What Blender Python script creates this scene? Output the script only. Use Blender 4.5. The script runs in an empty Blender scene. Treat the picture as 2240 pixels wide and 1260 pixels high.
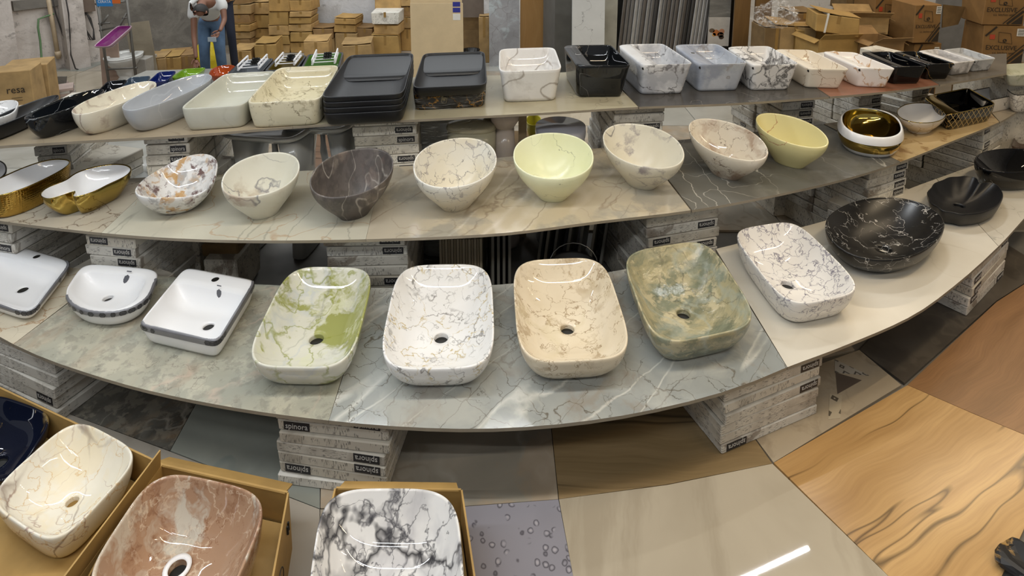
import bpy, bmesh, math, random
from mathutils import Vector, Matrix
R = random.Random(7)
PI = math.pi
SC = bpy.context.scene
COL = SC.collection

# ------------------------------------------------------------------ camera
FPX = 1280.0; CH = 1.85; TH = math.atan(220/1280.0)
cam_d = bpy.data.cameras.new('camera')
cam = bpy.data.objects.new('camera', cam_d); COL.objects.link(cam)
cam.location = (0, 0, CH); cam.rotation_euler = (PI/2-TH, 0, 0)
cam_d.sensor_width = 36; cam_d.sensor_fit = 'HORIZONTAL'
cam_d.lens = 36*FPX/2240.0
cam_d.shift_y = -630/2240.0
cam_d.clip_start = 0.05; cam_d.clip_end = 100
SC.camera = cam

# ------------------------------------------------------------------ world, view
SC.view_settings.view_transform = 'Standard'
SC.view_settings.look = 'None'
SC.view_settings.gamma = 1.0
SC.view_settings.use_curve_mapping = False
SC.cycles.max_bounces = 6; SC.cycles.diffuse_bounces = 3; SC.cycles.glossy_bounces = 3; SC.cycles.transparent_max_bounces = 8
SC.cycles.caustics_reflective = False; SC.cycles.caustics_refractive = False
SC.view_settings.exposure = -0.36
w = bpy.data.worlds.new('world'); SC.world = w; w.use_nodes = True
w.node_tree.nodes['Background'].inputs[0].default_value = (0.92, 0.95, 1.0, 1)
w.node_tree.nodes['Background'].inputs[1].default_value = 0.36

# ------------------------------------------------------------------ lights (ceiling tubes, plus one added warm fill)
def tube(x, y, z, L, e, col, rz=0.0, wd=0.045):
    ld = bpy.data.lights.new('tube_light', 'AREA'); ld.shape = 'RECTANGLE'
    ld.size = L*2; ld.size_y = wd*.55; ld.energy = e; ld.color = col
    o = bpy.data.objects.new('tube_light', ld); COL.objects.link(o)
    o.location = (x, y, z); o.rotation_euler = (0, 0, rz)
    return o
COOL = (0.93, 0.97, 1.0); WARM = (1.0, 0.80, 0.54)
for (x, y, z, L, e, c, rz) in (
    (-2.6, 1.0, 3.3, 1.2, 46, COOL, 0.05), (-0.7, 1.15, 3.3, 1.2, 42, COOL, 0.0), (1.1, 1.25, 3.3, 1.2, 36, WARM, 0.0),
    (-1.9, -0.8, 3.3, 1.2, 34, COOL, 0.0), (0.2, -0.5, 3.3, 1.2, 34, COOL, 0.0), 
    (-3.2, 3.9, 3.3, 1.2, 40, COOL, 0.0), (-0.6, 4.3, 3.3, 1.2, 42, COOL, 0.0), (2.05, 3.78, 3.3, 0.36, 26, COOL, 0.34), (3.3, -0.2, 3.3, 1.2, 34, WARM, 0.1),  # last, warm one is an added fill to brighten bowls and cartons on the right
    (3.4, 2.4, 3.3, 1.2, 40, WARM, 0.5), (4.6, 4.6, 3.3, 1.2, 26, WARM, 0.3),
    (-3.6, 5.8, 3.3, 1.2, 55, COOL, 0.2), (-0.6, 6.3, 3.3, 1.2, 48, COOL, 0.0), (3.4, 6.0, 3.3, 1.2, 34, WARM, 0.0)):
    tube(x, y, z, L, e, c, rz)

# ------------------------------------------------------------------ helpers
def U(px, py, z=0.0):
    x = (px-1120)/FPX; y = -py/FPX
    dy = math.cos(TH)+y*math.sin(TH); dz = -math.sin(TH)+y*math.cos(TH)
    t = (z-CH)/dz
    return Vector((x*t, dy*t, z))
def UY(px, py, Y):
    """point at depth Y on the ray through a photo pixel"""
    x = (px-1120)/FPX; y = -py/FPX
    dy = math.cos(TH)+y*math.sin(TH); dz = -math.sin(TH)+y*math.cos(TH)
    t = Y/dy
    return Vector((x*t, Y, CH+dz*t))
def hexc(h):
    h = h.lstrip('#'); c = [int(h[i:i+2], 16)/255 for i in (0, 2, 4)]
    return tuple(((v/12.92) if v <= 0.04045 else ((v+0.055)/1.055)**2.4) for v in c)+(1,)
def link(o, parent=None):
    COL.objects.link(o)
    if parent: o.parent = parent
    return o
def tag(o, label=None, cat=None, group=None, kind=None):
    if label: o['label'] = label
    if cat: o['category'] = cat
    if group: o['group'] = group
    if kind: o['kind'] = kind
    return o
def empty(name, loc, rz=0.0):
    o = bpy.data.objects.new(name, None); o.empty_display_size = 0.05
    o.location = loc; o.rotation_euler = (0, 0, rz); COL.objects.link(o); return o
def mesh(name, vs, fs, mat, parent=None, smooth=False, mi=None, loc=None, rz=0):
    me = bpy.data.meshes.new(name); me.from_pydata([tuple(v) for v in vs], [], fs)
    for m in (mat if isinstance(mat, (list, tuple)) else [mat]): me.materials.append(m)
    if mi: me.polygons.foreach_set('material_index', mi)
    if smooth: me.polygons.foreach_set('use_smooth', [True]*len(me.polygons))
    me.update()
    o = bpy.data.objects.new(name, me); link(o, parent)
    if loc is not None: o.location = loc
    o.rotation_euler = (0, 0, rz)
    return o
BOXF = [(0, 3, 2, 1), (4, 5, 6, 7), (0, 1, 5, 4), (1, 2, 6, 5), (2, 3, 7, 6), (3, 0, 4, 7)]
def boxv(x0, x1, y0, y1, z0, z1):
    return [(x0, y0, z0), (x1, y0, z0), (x1, y1, z0), (x0, y1, z0), (x0, y0, z1), (x1, y0, z1), (x1, y1, z1), (x0, y1, z1)]
class MB:
    def __init__(s): s.v = []; s.f = []; s.m = []
    def add(s, vs, fs, m=0):
        n = len(s.v); s.v += [tuple(v) for v in vs]; s.f += [tuple(i+n for i in f) for f in fs]; s.m += [m]*len(fs); return s
    def box(s, x0, x1, y0, y1, z0, z1, m=0): return s.add(boxv(x0, x1, y0, y1, z0, z1), BOXF, m)
    def tube(s, pts, r, n=8, m=0, cap=True):
        pts = [Vector(p) for p in pts]; base = len(s.v); k = len(pts)
        for i, p in enumerate(pts):
            d = (pts[min(i+1, k-1)]-pts[max(i-1, 0)])
            if d.length < 1e-9: d = Vector((0, 0, 1))
            d.normalize()
            a = d.cross(Vector((0, 0, 1)))
            if a.length < 0.05: a = d.cross(Vector((1, 0, 0)))
            a.normalize(); b = d.cross(a)
            rr = r[i] if isinstance(r, (list, tuple)) else r
            for j in range(n):
                t = 2*PI*j/n; s.v.append(tuple(p+a*math.cos(t)*rr+b*math.sin(t)*rr))
        for i in range(k-1):
            for j in range(n):
                s.f.append((base+i*n+j, base+(i+1)*n+j, base+(i+1)*n+(j+1) % n, base+i*n+(j+1) % n)); s.m.append(m)
        if cap:
            s.f.append(tuple(base+j for j in range(n))); s.m.append(m)
            s.f.append(tuple(base+(k-1)*n+n-1-j for j in range(n))); s.m.append(m)
        return s
    def lathe(s, prof, n=32, m=0, c=(0, 0, 0), sx=1, sy=1):
        base = len(s.v)
        for (r, z) in prof:
            for j in range(n):
                t = 2*PI*j/n; s.v.append((c[0]+r*sx*math.cos(t), c[1]+r*sy*math.sin(t), c[2]+z))
        for i in range(len(prof)-1):
            for j in range(n):
                s.f.append((base+i*n+j, base+i*n+(j+1) % n, base+(i+1)*n+(j+1) % n, base+(i+1)*n+j)); s.m.append(m)
        return s
    def xf(s, M): s.v = [tuple(M @ Vector(v)) for v in s.v]; return s
    def build(s, name, mat, parent=None, smooth=False, loc=None, rz=0):
        return mesh(name, s.v, s.f, mat, parent, smooth, s.m, loc, rz)
def prism(poly, z0, z1):
    n = len(poly)
    vs = [(p[0], p[1], z0) for p in poly]+[(p[0], p[1], z1) for p in poly]
    fs = [tuple(range(n-1, -1, -1)), tuple(range(n, 2*n))]+[(i, (i+1) % n, n+(i+1) % n, n+i) for i in range(n)]
    return vs, fs

# ------------------------------------------------------------------ materials
class NT:
    def __init__(s, name):
        s.m = bpy.data.materials.new(name); s.m.use_nodes = True
        s.t = s.m.node_tree; s.b = s.t.nodes['Principled BSDF']
    def n(s, ty, **kw):
        nd = s.t.nodes.new(ty)
        for k, v in kw.items():
            if k.startswith('i_'):
                key = k[2:]; nd.inputs[int(key) if key.isdigit() else key].default_value = v
            else: setattr(nd, k, v)
        return nd
    def l(s, a, b): s.t.links.new(a, b)
    def coords(s, seed=0, rot=(0, 0, 0), scale=(1, 1, 1), kind='Object'):
        tc = s.n('ShaderNodeTexCoord'); mp = s.n('ShaderNodeMapping')
        rr = random.Random(seed)
        mp.inputs['Location'].default_value = (rr.uniform(-9, 9), rr.uniform(-9, 9), rr.uniform(-9, 9))
        mp.inputs['Rotation'].default_value = rot; mp.inputs['Scale'].default_value = scale
        s.l(tc.outputs[kind], mp.inputs['Vector']); return mp.outputs['Vector']
    def noise(s, vec, scale, detail=3, dist=0.0, rough=0.55):
        nd = s.n('ShaderNodeTexNoise'); nd.inputs['Scale'].default_value = scale; nd.inputs['Detail'].default_value = detail
        nd.inputs['Distortion'].default_value = dist; nd.inputs['Roughness'].default_value = rough
        s.l(vec, nd.inputs['Vector']); return nd
    def math(s, op, a, b=None, clamp=False):
        nd = s.n('ShaderNodeMath', operation=op, use_clamp=clamp)
        for i, x in enumerate((a, b)):
            if x is None: continue
            if isinstance(x, (int, float)): nd.inputs[i].default_value = x
            else: s.l(x, nd.inputs[i])
        return nd.outputs[0]
    def rng(s, v, a, b, c=0.0, d=1.0):
        nd = s.n('ShaderNodeMapRange'); nd.inputs[1].default_value = a; nd.inputs[2].default_value = b
        nd.inputs[3].default_value = c; nd.inputs[4].default_value = d; s.l(v, nd.inputs[0]); return nd.outputs[0]
    def mix(s, f, a, b, mode='MIX'):
        nd = s.n('ShaderNodeMix', data_type='RGBA', blend_type=mode)
        for sock, x in ((nd.inputs[0], f), (nd.inputs[6], a), (nd.inputs[7], b)):
            if isinstance(x, (int, float)): sock.default_value = x
            elif isinstance(x, tuple): sock.default_value = x
            else: s.l(x, sock)
        return nd.outputs[2]
    def warp(s, vec, scale, amt, detail=3):
        nz = s.noise(vec, scale, detail)
        a = s.n('ShaderNodeVectorMath', operation='SUBTRACT'); s.l(nz.outputs['Color'], a.inputs[0]); a.inputs[1].default_value = (.5, .5, .5)
        b = s.n('ShaderNodeVectorMath', operation='SCALE'); s.l(a.outputs[0], b.inputs[0]); b.inputs['Scale'].default_value = amt
        c = s.n('ShaderNodeVectorMath', operation='ADD'); s.l(vec, c.inputs[0]); s.l(b.outputs[0], c.inputs[1]); return c.outputs[0]
    def bump(s, h, strength=0.2, dist=0.01):
        nd = s.n('ShaderNodeBump'); nd.inputs['Strength'].default_value = strength; nd.inputs['Distance'].default_value = dist
        s.l(h, nd.inputs['Height']); s.l(nd.outputs[0], s.b.inputs['Normal'])
    def set(s, col=None, rough=None, metal=None, spec=None, coat=None):
        if col is not None:
            if isinstance(col, tuple): s.b.inputs['Base Color'].default_value = col
            else: s.l(col, s.b.inputs['Base Color'])
        if rough is not None:
            if isinstance(rough, (int, float)): s.b.inputs['Roughness'].default_value = rough
            else: s.l(rough, s.b.inputs['Roughness'])
        if metal is not None: s.b.inputs['Metallic'].default_value = metal
        if spec is not None: s.b.inputs['Specular IOR Level'].default_value = spec
        if coat is not None: s.b.inputs['Coat Weight'].default_value = coat; s.b.inputs['Coat Roughness'].default_value = 0.03
        return s.m
SEED = [100]
def plain(name, col, rough=.5, metal=0., spec=.5, var=0.06):
    t = NT(name); c = hexc(col)
    if var > 0:
        SEED[0] += 1; v = t.coords(SEED[0]); nz = t.noise(v, 9, 4)
        d = tuple(x*(1-var*2.2) for x in c[:3])+(1,); e = tuple(min(1, x*(1+var)) for x in c[:3])+(1,)
        t.set(t.mix(t.rng(nz.outputs[0], .35, .65), d, e), rough, metal, spec)
    else: t.set(c, rough, metal, spec)
    return t.m
def marble(name, c1, c2, veins=(), rough=.07, bs=3.0, rot=(0, 0, 0), scale=(1, 1, 1), spec=.5, bump=0, kind='Object'):
    """veins: (kind, colour, scale, width, strength, warp, mask) kind ridge | crack | blotch | streak"""
    rough = rough*.55 if rough < .09 else rough
    t = NT(name); SEED[0] += 1; v = t.coords(SEED[0], rot, scale, kind)
    col = t.mix(t.rng(t.noise(v, bs, 5, .6).outputs[0], .38, .62), hexc(c1), hexc(c2)); hh = None
    for i, (k, c, sc, wd, st, wp, mk) in enumerate(veins):
        off = t.n('ShaderNodeVectorMath', operation='ADD'); t.l(v, off.inputs[0]); off.inputs[1].default_value = (i*3.1+.7, i*1.7, i*2.3)
        vv = t.warp(off.outputs[0], sc*1.6, wp/sc, 4) if wp else off.outputs[0]
        if k == 'ridge':
            nz = t.noise(vv, sc, 2, 0, .5); f = t.rng(t.math('ABSOLUTE', t.math('SUBTRACT', nz.outputs[0], .5)), 0, wd, 1, 0)
        elif k == 'crack':
            vo = t.n('ShaderNodeTexVoronoi', feature='DISTANCE_TO_EDGE'); vo.inputs['Scale'].default_value = sc; t.l(vv, vo.inputs['Vector'])
            f = t.rng(vo.outputs['Distance'], 0, wd, 1, 0)
        elif k == 'blotch':
            f = t.rng(t.noise(vv, sc, 5, .3, .6).outputs[0], 1-wd-.42, 1-wd-.34)
        elif k == 'line':
            sv = t.n('ShaderNodeVectorMath', operation='MULTIPLY'); t.l(vv, sv.inputs[0]); sv.inputs[1].default_value = (1, .10, 1)
            f = t.rng(t.math('ABSOLUTE', t.math('SUBTRACT', t.noise(sv.outputs[0], sc, 1, 0, .5).outputs[0], .5)), 0, wd, 1, 0)
        elif k == 'streak':
            sv = t.n('ShaderNodeVectorMath', operation='MULTIPLY'); t.l(vv, sv.inputs[0]); sv.inputs[1].default_value = (1, .12, 1)
            f = t.rng(t.noise(sv.outputs[0], sc, 5, .2, .6).outputs[0], 1-wd-.42, 1-wd-.30)
        if mk:
            mk2 = mk-.07 if mk > .5 else mk-.03; mn = t.noise(off.outputs[0], sc*(1.1 if k == 'crack' else .6), 3); f = t.math('MULTIPLY', f, t.rng(mn.outputs[0], mk2-.05, mk2+.07))
        f = t.math('MULTIPLY', f, st); col = t.mix(f, col, hexc(c)); hh = f
    if bump and hh is not None: t.bump(t.noise(v, bump, 6).outputs[0], .35, .01)
    return t.set(col, rough, spec=spec)
def wood(name, c1, c2, c3, rough=.3, rz=0., sc=1., kind='Object', rough_lines=True):
    t = NT(name); SEED[0] += 1
    v = t.coords(SEED[0], (0, 0, rz), (sc, sc, sc), kind); w1 = t.warp(v, 1.2, .25, 2)
    st = t.n('ShaderNodeVectorMath', operation='MULTIPLY'); t.l(w1, st.inputs[0]); st.inputs[1].default_value = (.5, 7, 1)
    fine = t.n('ShaderNodeVectorMath', operation='MULTIPLY'); t.l(w1, fine.inputs[0]); fine.inputs[1].default_value = (3, 90, 3)
    a = t.noise(st.outputs[0], 1.0, 5, .5); b = t.noise(fine.outputs[0], 1.0, 3)
    col = t.mix(t.rng(a.outputs[0], .35, .62), hexc(c1), hexc(c2))
    col = t.mix(t.math('MULTIPLY', t.rng(b.outputs[0], .4, .7), .35), col, hexc(c3))
    rr = t.rng(t.math('ABSOLUTE', t.math('SUBTRACT', t.noise(st.outputs[0], .55, 3, .3).outputs[0], .5)), 0, .013, 1, 0)
    mk = t.rng(t.noise(v, 1.1, 2).outputs[0], .38, .5)
    if rough_lines: col = t.mix(t.math('MULTIPLY', t.math('MULTIPLY', rr, mk), .75), col, hexc('#3a2c1d'))
    return t.set(col, rough)

def A(c, sc=3, wd=.02, st=.8, wp=.35, mk=.5): return ('ridge', c, sc, wd, st, wp, mk)
def Cc(c, sc=6, wd=.03, st=.8, wp=.4, mk=.5): return ('crack', c, sc, wd, st, wp, mk)
def Bl(c, sc=6, wd=.08, st=.7, wp=.4, mk=0): return ('blotch', c, sc, wd, st, wp, mk)

WHITE = plain('white_ceramic', '#e9e9ea', .06, var=0)
GOLD = plain('gold_glaze', '#b8a057', .10, 1.0, var=.05)
DARK = plain('dark_hole', '#14130f', .5, var=0)
STEEL = plain('steel', '#9a9a98', .25, 1., var=.03)
BLACKM = plain('matte_black_ceramic', '#0c0d11', .42, var=0)
BLACKG = plain('gloss_black_ceramic', '#08080a', .05, var=0)
CARD = plain('brown_cardboard', '#bb9862', .8, var=.10)
CARD2 = plain('dull_cardboard', '#a88a5c', .85, var=.10)
CARD3 = plain('dark_cardboard', '#7d6440', .85, var=.10)
INK = plain('black_print', '#1b1b1b', .6, var=0)
PAPER = plain('label_paper', '#dcdad2', .7, var=.03)

# ------------------------------------------------------------------ text as mesh
def text_mesh(s, size, name='lettering', ext=0.0006):
    cu = bpy.data.curves.new(name, 'FONT'); cu.body = s; cu.size = size; cu.extrude = ext
    cu.align_x = 'CENTER'; cu.align_y = 'CENTER'; cu.resolution_u = 2
    o = bpy.data.objects.new(name, cu); COL.objects.link(o)
    dg = bpy.context.evaluated_depsgraph_get(); me = bpy.data.meshes.new_from_object(o.evaluated_get(dg))
    bpy.data.objects.remove(o); me.name = name; return me
#PART1
# ------------------------------------------------------------------ floor of mismatched tiles
floor = mesh('floor', *prism([(-9, -1.5), (9, -1.5), (9, 10), (-9, 10)], -0.12, -0.012), plain('floor_screed', '#6f6c66', .6))
tag(floor, kind='structure')
M_T = dict(
    stone=marble('brown_strata_tile', '#4d4a44', '#6d6a62', [Bl('#8d8678', 20, .1, .6), ('streak', '#a07b50', 5, .1, .55, .6, .5), A('#a9a295', 5, .02, .5)], .22, 6, (0, 0, .9)),
    green=marble('grey_green_tile', '#868880', '#94968c', [A('#5f6f70', 4, .02, .35), A('#a6aba1', 3, .03, .3)], .16, 2),
    beige=marble('beige_grey_tile', '#8f897c', '#a59b8b', [A('#776654', 4, .02, .4), A('#b9b2a5', 3, .04, .4), Bl('#a88e70', 4, .05, .35)], .16, 2, (0, 0, .6)),
    wood=wood('brown_wood_tile', '#9a8462', '#84704f', '#685539', .28, 0.05),
    drops=None,
    cream=marble('glossy_cream_tile', '#a89d89', '#b5aa96', [('streak', '#948874', 9, .06, .4, .2, 0)], .035, 1.5, (0, 0, .2)),
    oak=wood('golden_oak_tile', '#c9a46f', '#b18b59', '#96724a', .2, -0.47, 1.2),
    oak2=wood('brown_oak_tile', '#9a7450', '#876544', '#715239', .3, -0.52, 2.0, rough_lines=False),
    patt=marble('worn_patchwork_tile', '#9c907d', '#aa9c86', [Bl('#7a6c59', 5, .06, .4), A('#6e6253', 5, .015, .4)], .35, 3),
    dark=marble('dark_concrete_tile', '#4a453f', '#58524a', [Bl('#3a3530', 4, .08, .5), A('#6d665b', 4, .02, .3)], .3, 3),
    pale=marble('pale_beige_tile', '#9d968a', '#a8a094', [A('#857d70', 3, .02, .3)], .15, 2),
    grey=marble('light_grey_floor_tile', '#a09f97', '#aeada6', [A('#87867f', 3, .02, .3)], .2, 2),
    brown=wood('dull_brown_floor_tile', '#7c6350', '#6c5544', '#5b4636', .35, 0.2),
)
def drops_mat():
    t = NT('water_drop_print_tile'); SEED[0] += 1; v = t.warp(t.coords(SEED[0]), 30, .012, 2)
    vo = t.n('ShaderNodeTexVoronoi', feature='F1'); vo.inputs['Scale'].default_value = 34; t.l(v, vo.inputs['Vector'])
    keep = t.rng(t.noise(v, 14, 2).outputs[0], .40, .46)
    ring = t.math('MULTIPLY', t.rng(t.math('ABSOLUTE', t.math('SUBTRACT', vo.outputs['Distance'], .28)), 0, .09, 1, 0), keep)
    hi = t.math('MULTIPLY', t.rng(vo.outputs['Distance'], .1, .18, 1, 0), keep)
    c = t.mix(t.rng(t.noise(v, 2, 2).outputs[0], .4, .6), hexc('#77757c'), hexc('#8f8d95'))
    c = t.mix(t.math('MULTIPLY', ring, .8), c, hexc('#3f3c42')); c = t.mix(t.math('MULTIPLY', hi, .6), c, hexc('#b9b4b8'))
    return t.set(c, .12)
M_T['drops'] = drops_mat()
def floor_tile(px, mat, z=0.0, name='floor_tile', flip=False):
    ps = [U(x, y, 0) for x, y in px]; c = sum(ps, Vector())/len(ps)
    c = Vector((c.x, c.y, 0))
    poly = [(p.x-c.x, p.y-c.y) for p in ps]
    # shrink slightly so the joints stay open
    poly = [(x*(1-.0012/max(.05, math.hypot(x, y))), y*(1-.0012/max(.05, math.hypot(x, y)))) for x, y in poly]
    ar = sum(poly[i][0]*poly[(i+1) % len(poly)][1]-poly[(i+1) % len(poly)][0]*poly[i][1] for i in range(len(poly)))
    if ar < 0: poly = poly[::-1]
    vs, fs = prism(poly, -0.0115, z)
    o = mesh(name, vs, fs, mat, floor, loc=(c.x, c.y, 0)); return o
T = M_T
for px, m in (
    ([(150, 905), (372, 986), (452, 840), (230, 800)], 'stone'),
    ([(372, 986), (700, 1113), (700, 870), (452, 840)], 'green'),
    ([(700, 1112), (1012, 1108), (1222, 1092), (1198, 860), (704, 872)], 'beige'),
    ([(1222, 1092), (1460, 1060), (1690, 1014), (1560, 830), (1198, 860)], 'wood'),
    ([(1012, 1108), (1222, 1092), (1262, 1300), (1040, 1320)], 'drops'),
    ([(1222, 1092), (1460, 1060), (1690, 1014), (1985, 1300), (1262, 1310)], 'cream'),
    ([(1692, 1012), (1985, 842), (2130, 905), (2300, 975), (2240, 1160), (2185, 1275), (1968, 1285)], 'oak'),
    ([(1985, 842), (2130, 905), (2300, 975), (2560, 800), (2290, 590), (2180, 660)], 'oak2'),
    ([(1692, 1012), (1972, 842), (1880, 765), (1700, 830), (1590, 875)], 'patt'),
    ([(1880, 765), (1978, 838), (2180, 658), (2290, 588), (2180, 520), (2000, 640)], 'dark'),
    ([(372, 987), (150, 905), (-120, 1060), (-300, 1350), (330, 1350), (700, 1330), (700, 1114)], 'pale'),
    ([(700, 1114), (1010, 1110), (1040, 1330), (700, 1340)], 'beige'),
    ([(230, 800), (452, 838), (500, 640), (300, 600)], 'dark'), ([(452, 838), (704, 868), (720, 640), (500, 640)], 'brown'),
    ([(704, 868), (960, 866), (940, 640), (720, 640)], 'grey'), ([(960, 866), (1198, 858), (1180, 640), (940, 640)], 'stone'),
    ([(1198, 858), (1560, 828), (1460, 620), (1180, 640)], 'dark'), ([(1560, 828), (1870, 765), (1700, 560), (1460, 620)], 'beige')):
    floor_tile(px, T[m])
# printed patches of the patchwork tile
def rot_poly(px, z, th, mat, name, par=None):
    ps = [U(x, y, z) for x, y in px]; c = sum(ps, Vector())/len(ps)
    poly = [(p.x-c.x, p.y-c.y) for p in ps]
    ar = sum(poly[i][0]*poly[(i+1) % len(poly)][1]-poly[(i+1) % len(poly)][0]*poly[i][1] for i in range(len(poly)))
    if ar < 0: poly = poly[::-1]
    vs, fs = prism(poly, 0, th); return mesh(name, vs, fs, mat, par, loc=(c.x, c.y, z))
def dots_mat(name, base, ink, sc):
    t = NT(name); v = t.coords(3)
    w1 = t.n('ShaderNodeTexVoronoi', feature='F1', distance='MANHATTAN'); w1.inputs['Scale'].default_value = sc; w1.inputs['Randomness'].default_value = 0.15
    t.l(v, w1.inputs['Vector'])
    f = t.rng(t.math('ABSOLUTE', t.math('SUBTRACT', w1.outputs['Distance'], .32)), .08, .12, 1, 0)
    return t.set(t.mix(t.math('MULTIPLY', f, .85), hexc(base), hexc(ink)), .4)
rot_poly([(1826, 786), (1902, 822), (1826, 815)], 0.0005, .0008, dots_mat('dot_print', '#a8a195', '#3c3731', 26), 'printed_patch', floor)
rot_poly([(1828, 815), (1885, 832), (1832, 862)], 0.0005, .0008, plain('brown_patch', '#5d5248', .4), 'printed_patch', floor)
rot_poly([(1815, 862), (1842, 865), (1838, 915), (1812, 918)], 0.0005, .0008, dots_mat('ornament_print', '#b0a48e', '#3a342c', 17), 'printed_patch', floor)
# floor tiles at the back of the hall, 0.6 m squares
R2 = random.Random(4)
bt = []
cols = ['grey', 'pale', 'brown', 'grey', 'beige', 'grey', 'cream', 'green']
TS = .78
for i in range(-7, 8):
    for j in range(6):
        x0 = i*TS; y0 = 3.05+j*TS
        m = T[R2.choice(cols)]
        vs = boxv(.003, TS-.003, .003, TS-.003, -.0115, 0)
        o = mesh('floor_tile', vs, BOXF, m, floor, loc=(x0, y0, 0))

# ------------------------------------------------------------------ room shell
WALLM = None
def wall_mat(name, c1, c2, stain, seed):
    t = NT(name); v = t.coords(seed)
    col = t.mix(t.rng(t.noise(v, 1.3, 5, .4, .65).outputs[0], .38, .6), hexc(c1), hexc(c2))
    f = t.rng(t.noise(v, 2.2, 6, 1.0, .7).outputs[0], .5, .68); col = t.mix(t.math('MULTIPLY', f, .75), col, hexc(stain))
    g = t.rng(t.noise(v, 9, 6, .3, .7).outputs[0], .58, .66); col = t.mix(t.math('MULTIPLY', g, .5), col, hexc('#5a554f'))
    t.bump(t.noise(v, 14, 6, 0, .7).outputs[0], .4, .02)
    return t.set(col, .85)
W_L = wall_mat('stained_plaster', '#cfc6be', '#b4aaa2', '#8d847c', 11)
W_C = wall_mat('bare_cement_plaster', '#77726a', '#645f58', '#8b867c', 12)
W_B = wall_mat('dirty_white_plaster', '#d9d9da', '#cbcbcc', '#b0aeaa', 13)
def wall(name, a, b, z1, mat, th=.15):
    a = Vector((a[0], a[1], 0)); b = Vector((b[0], b[1], 0)); d = b-a; L = d.length
    o = mesh(name, boxv(0, L, 0, th, -.1, z1), BOXF, mat, loc=a, rz=math.atan2(d.y, d.x)); tag(o, kind='structure'); return o
WL0 = U(-200, 250); WL1 = U(215, 150); WL2 = U(395, 135); WB0 = U(395, 135); 
YB = 7.35
p_l = (-7.2, 3.2); p_c = (WL1.x-.15, WL1.y+.35); p_d = (-3.62, YB)
wall('wall_left', p_l, p_c, 3.8, W_L)
wall('wall_corner', p_c, p_d, 3.8, W_C)
wall('wall_back', (-3.62, YB), (7.5, YB), 3.8, W_B)
wall('wall_right', (7.4, YB), (6.6, -1.5), 3.8, W_B)
ceil = mesh('ceiling', boxv(-8.5, 8.5, -1.5, 9, 3.9, 4.0), BOXF, plain('ceiling_paint', '#b9b5ac', .9)); tag(ceil, kind='structure')

# ------------------------------------------------------------------ shelf slabs
def cat(poly, x):
    n = len(poly)
    for i in range(n-1):
        if x <= poly[i+1][0] or i == n-2:
            x0, y0 = poly[i]; x1, y1 = poly[i+1]; t = (x-x0)/(x1-x0)
            ym = poly[max(i-1, 0)]; yp = poly[min(i+2, n-1)]
            m0 = (y1-ym[1])/(x1-ym[0])*(x1-x0); m1 = (yp[1]-y0)/(yp[0]-x0)*(x1-x0)
            t2 = t*t; t3 = t2*t
            return (2*t3-3*t2+1)*y0+(t3-2*t2+t)*m0+(-2*t3+3*t2)*y1+(t3-t2)*m1
S1F = [(-160, 655), (-60, 704), (0, 737), (60, 768), (160, 806), (320, 853), (520, 893), (720, 920), (890, 934), (1050, 938), (1200, 930), (1350, 911), (1500, 880), (1620, 845), (1720, 804), (1850, 755), (2000, 688), (2100, 615), (2186, 537), (2240, 478), (2330, 380)]
S1B = [(-160, 540), (-60, 560), (100, 580), (354, 604), (566, 622), (830, 630), (1071, 624), (1200, 612), (1340, 594), (1560, 546), (1700, 510), (1820, 478), (2010, 405), (2140, 358), (2330, 285)]
S2F = [(-160, 455), (-60, 472), (0, 483), (100, 496), (250, 512), (400, 522), (560, 526), (720, 525), (880, 521), (1000, 516), (1120, 508), (1300, 485), (1510, 460), (1700, 425), (1860, 388), (1975, 352), (2080, 310), (2190, 265), (2240, 235), (2330, 190)]
S2B = [(-160, 425), (-60, 415), (100, 400), (280, 390), (475, 381), (657, 374), (860, 364), (1090, 345), (1300, 325), (1500, 305), (1700, 283), (1800, 271), (1950, 250), (2100, 225), (2330, 180)]
S3F = [(-160, 330), (-60, 325), (0, 319), (200, 307), (400, 296), (560, 283), (720, 271), (900, 262), (1050, 254), (1200, 246), (1395, 234), (1600, 226), (1750, 216), (1880, 206), (2000, 193), (2100, 178), (2202, 160)]
S3B = [(-160, 250), (-60, 240), (200, 215), (500, 190), (800, 172), (1080, 165), (1400, 150), (1700, 138), (2000, 125), (2202, 117)]
EDGE = plain('raw_tile_edge', '#8d8372', .6)
Z1, Z2, Z3 = .29, .54, .82
def slab(F, B, z, fx0, fx1, bx0, bx1, mat, label, group, k=14, th=.012, dz=0):
    f = [U(fx0+(fx1-fx0)*i/k, cat(F, fx0+(fx1-fx0)*i/k), z) for i in range(k+1)]
    b = [U(bx0+(bx1-bx0)*i/k, cat(B, bx0+(bx1-bx0)*i/k), z) for i in range(k+1)]
    c = (f[k//2]+b[k//2])/2; e = .0015
    vs = []
    for h in (0, -th):
        vs += [(p.x-c.x, p.y-c.y, h+dz) for p in f]; vs += [(p.x-c.x, p.y-c.y, h+dz) for p in b]
    n = k+1; fs = []; mi = []
    for i in range(k):
        fs.append((i, i+1, n+i+1, n+i)); mi.append(0)
        fs.append((2*n+i, 3*n+i, 3*n+i+1, 2*n+i+1)); mi.append(1)
        fs.append((2*n+i, 2*n+i+1, i+1, i)); mi.append(1)
        fs.append((n+i, n+i+1, 3*n+i+1, 3*n+i)); mi.append(1)
    fs.append((0, n, 3*n, 2*n)); mi.append(1); fs.append((k, 2*n+k, 3*n+k, n+k)); mi.append(1)
    o = mesh('shelf_slab', vs, fs, [mat, EDGE], mi=mi, loc=(c.x, c.y, z))
    tag(o, label, 'tile slab', group); return o
g1 = 'tile slabs of the front shelf'; g2 = 'tile slabs of the middle shelf'; g3 = 'tile slabs of the back shelf'
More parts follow.
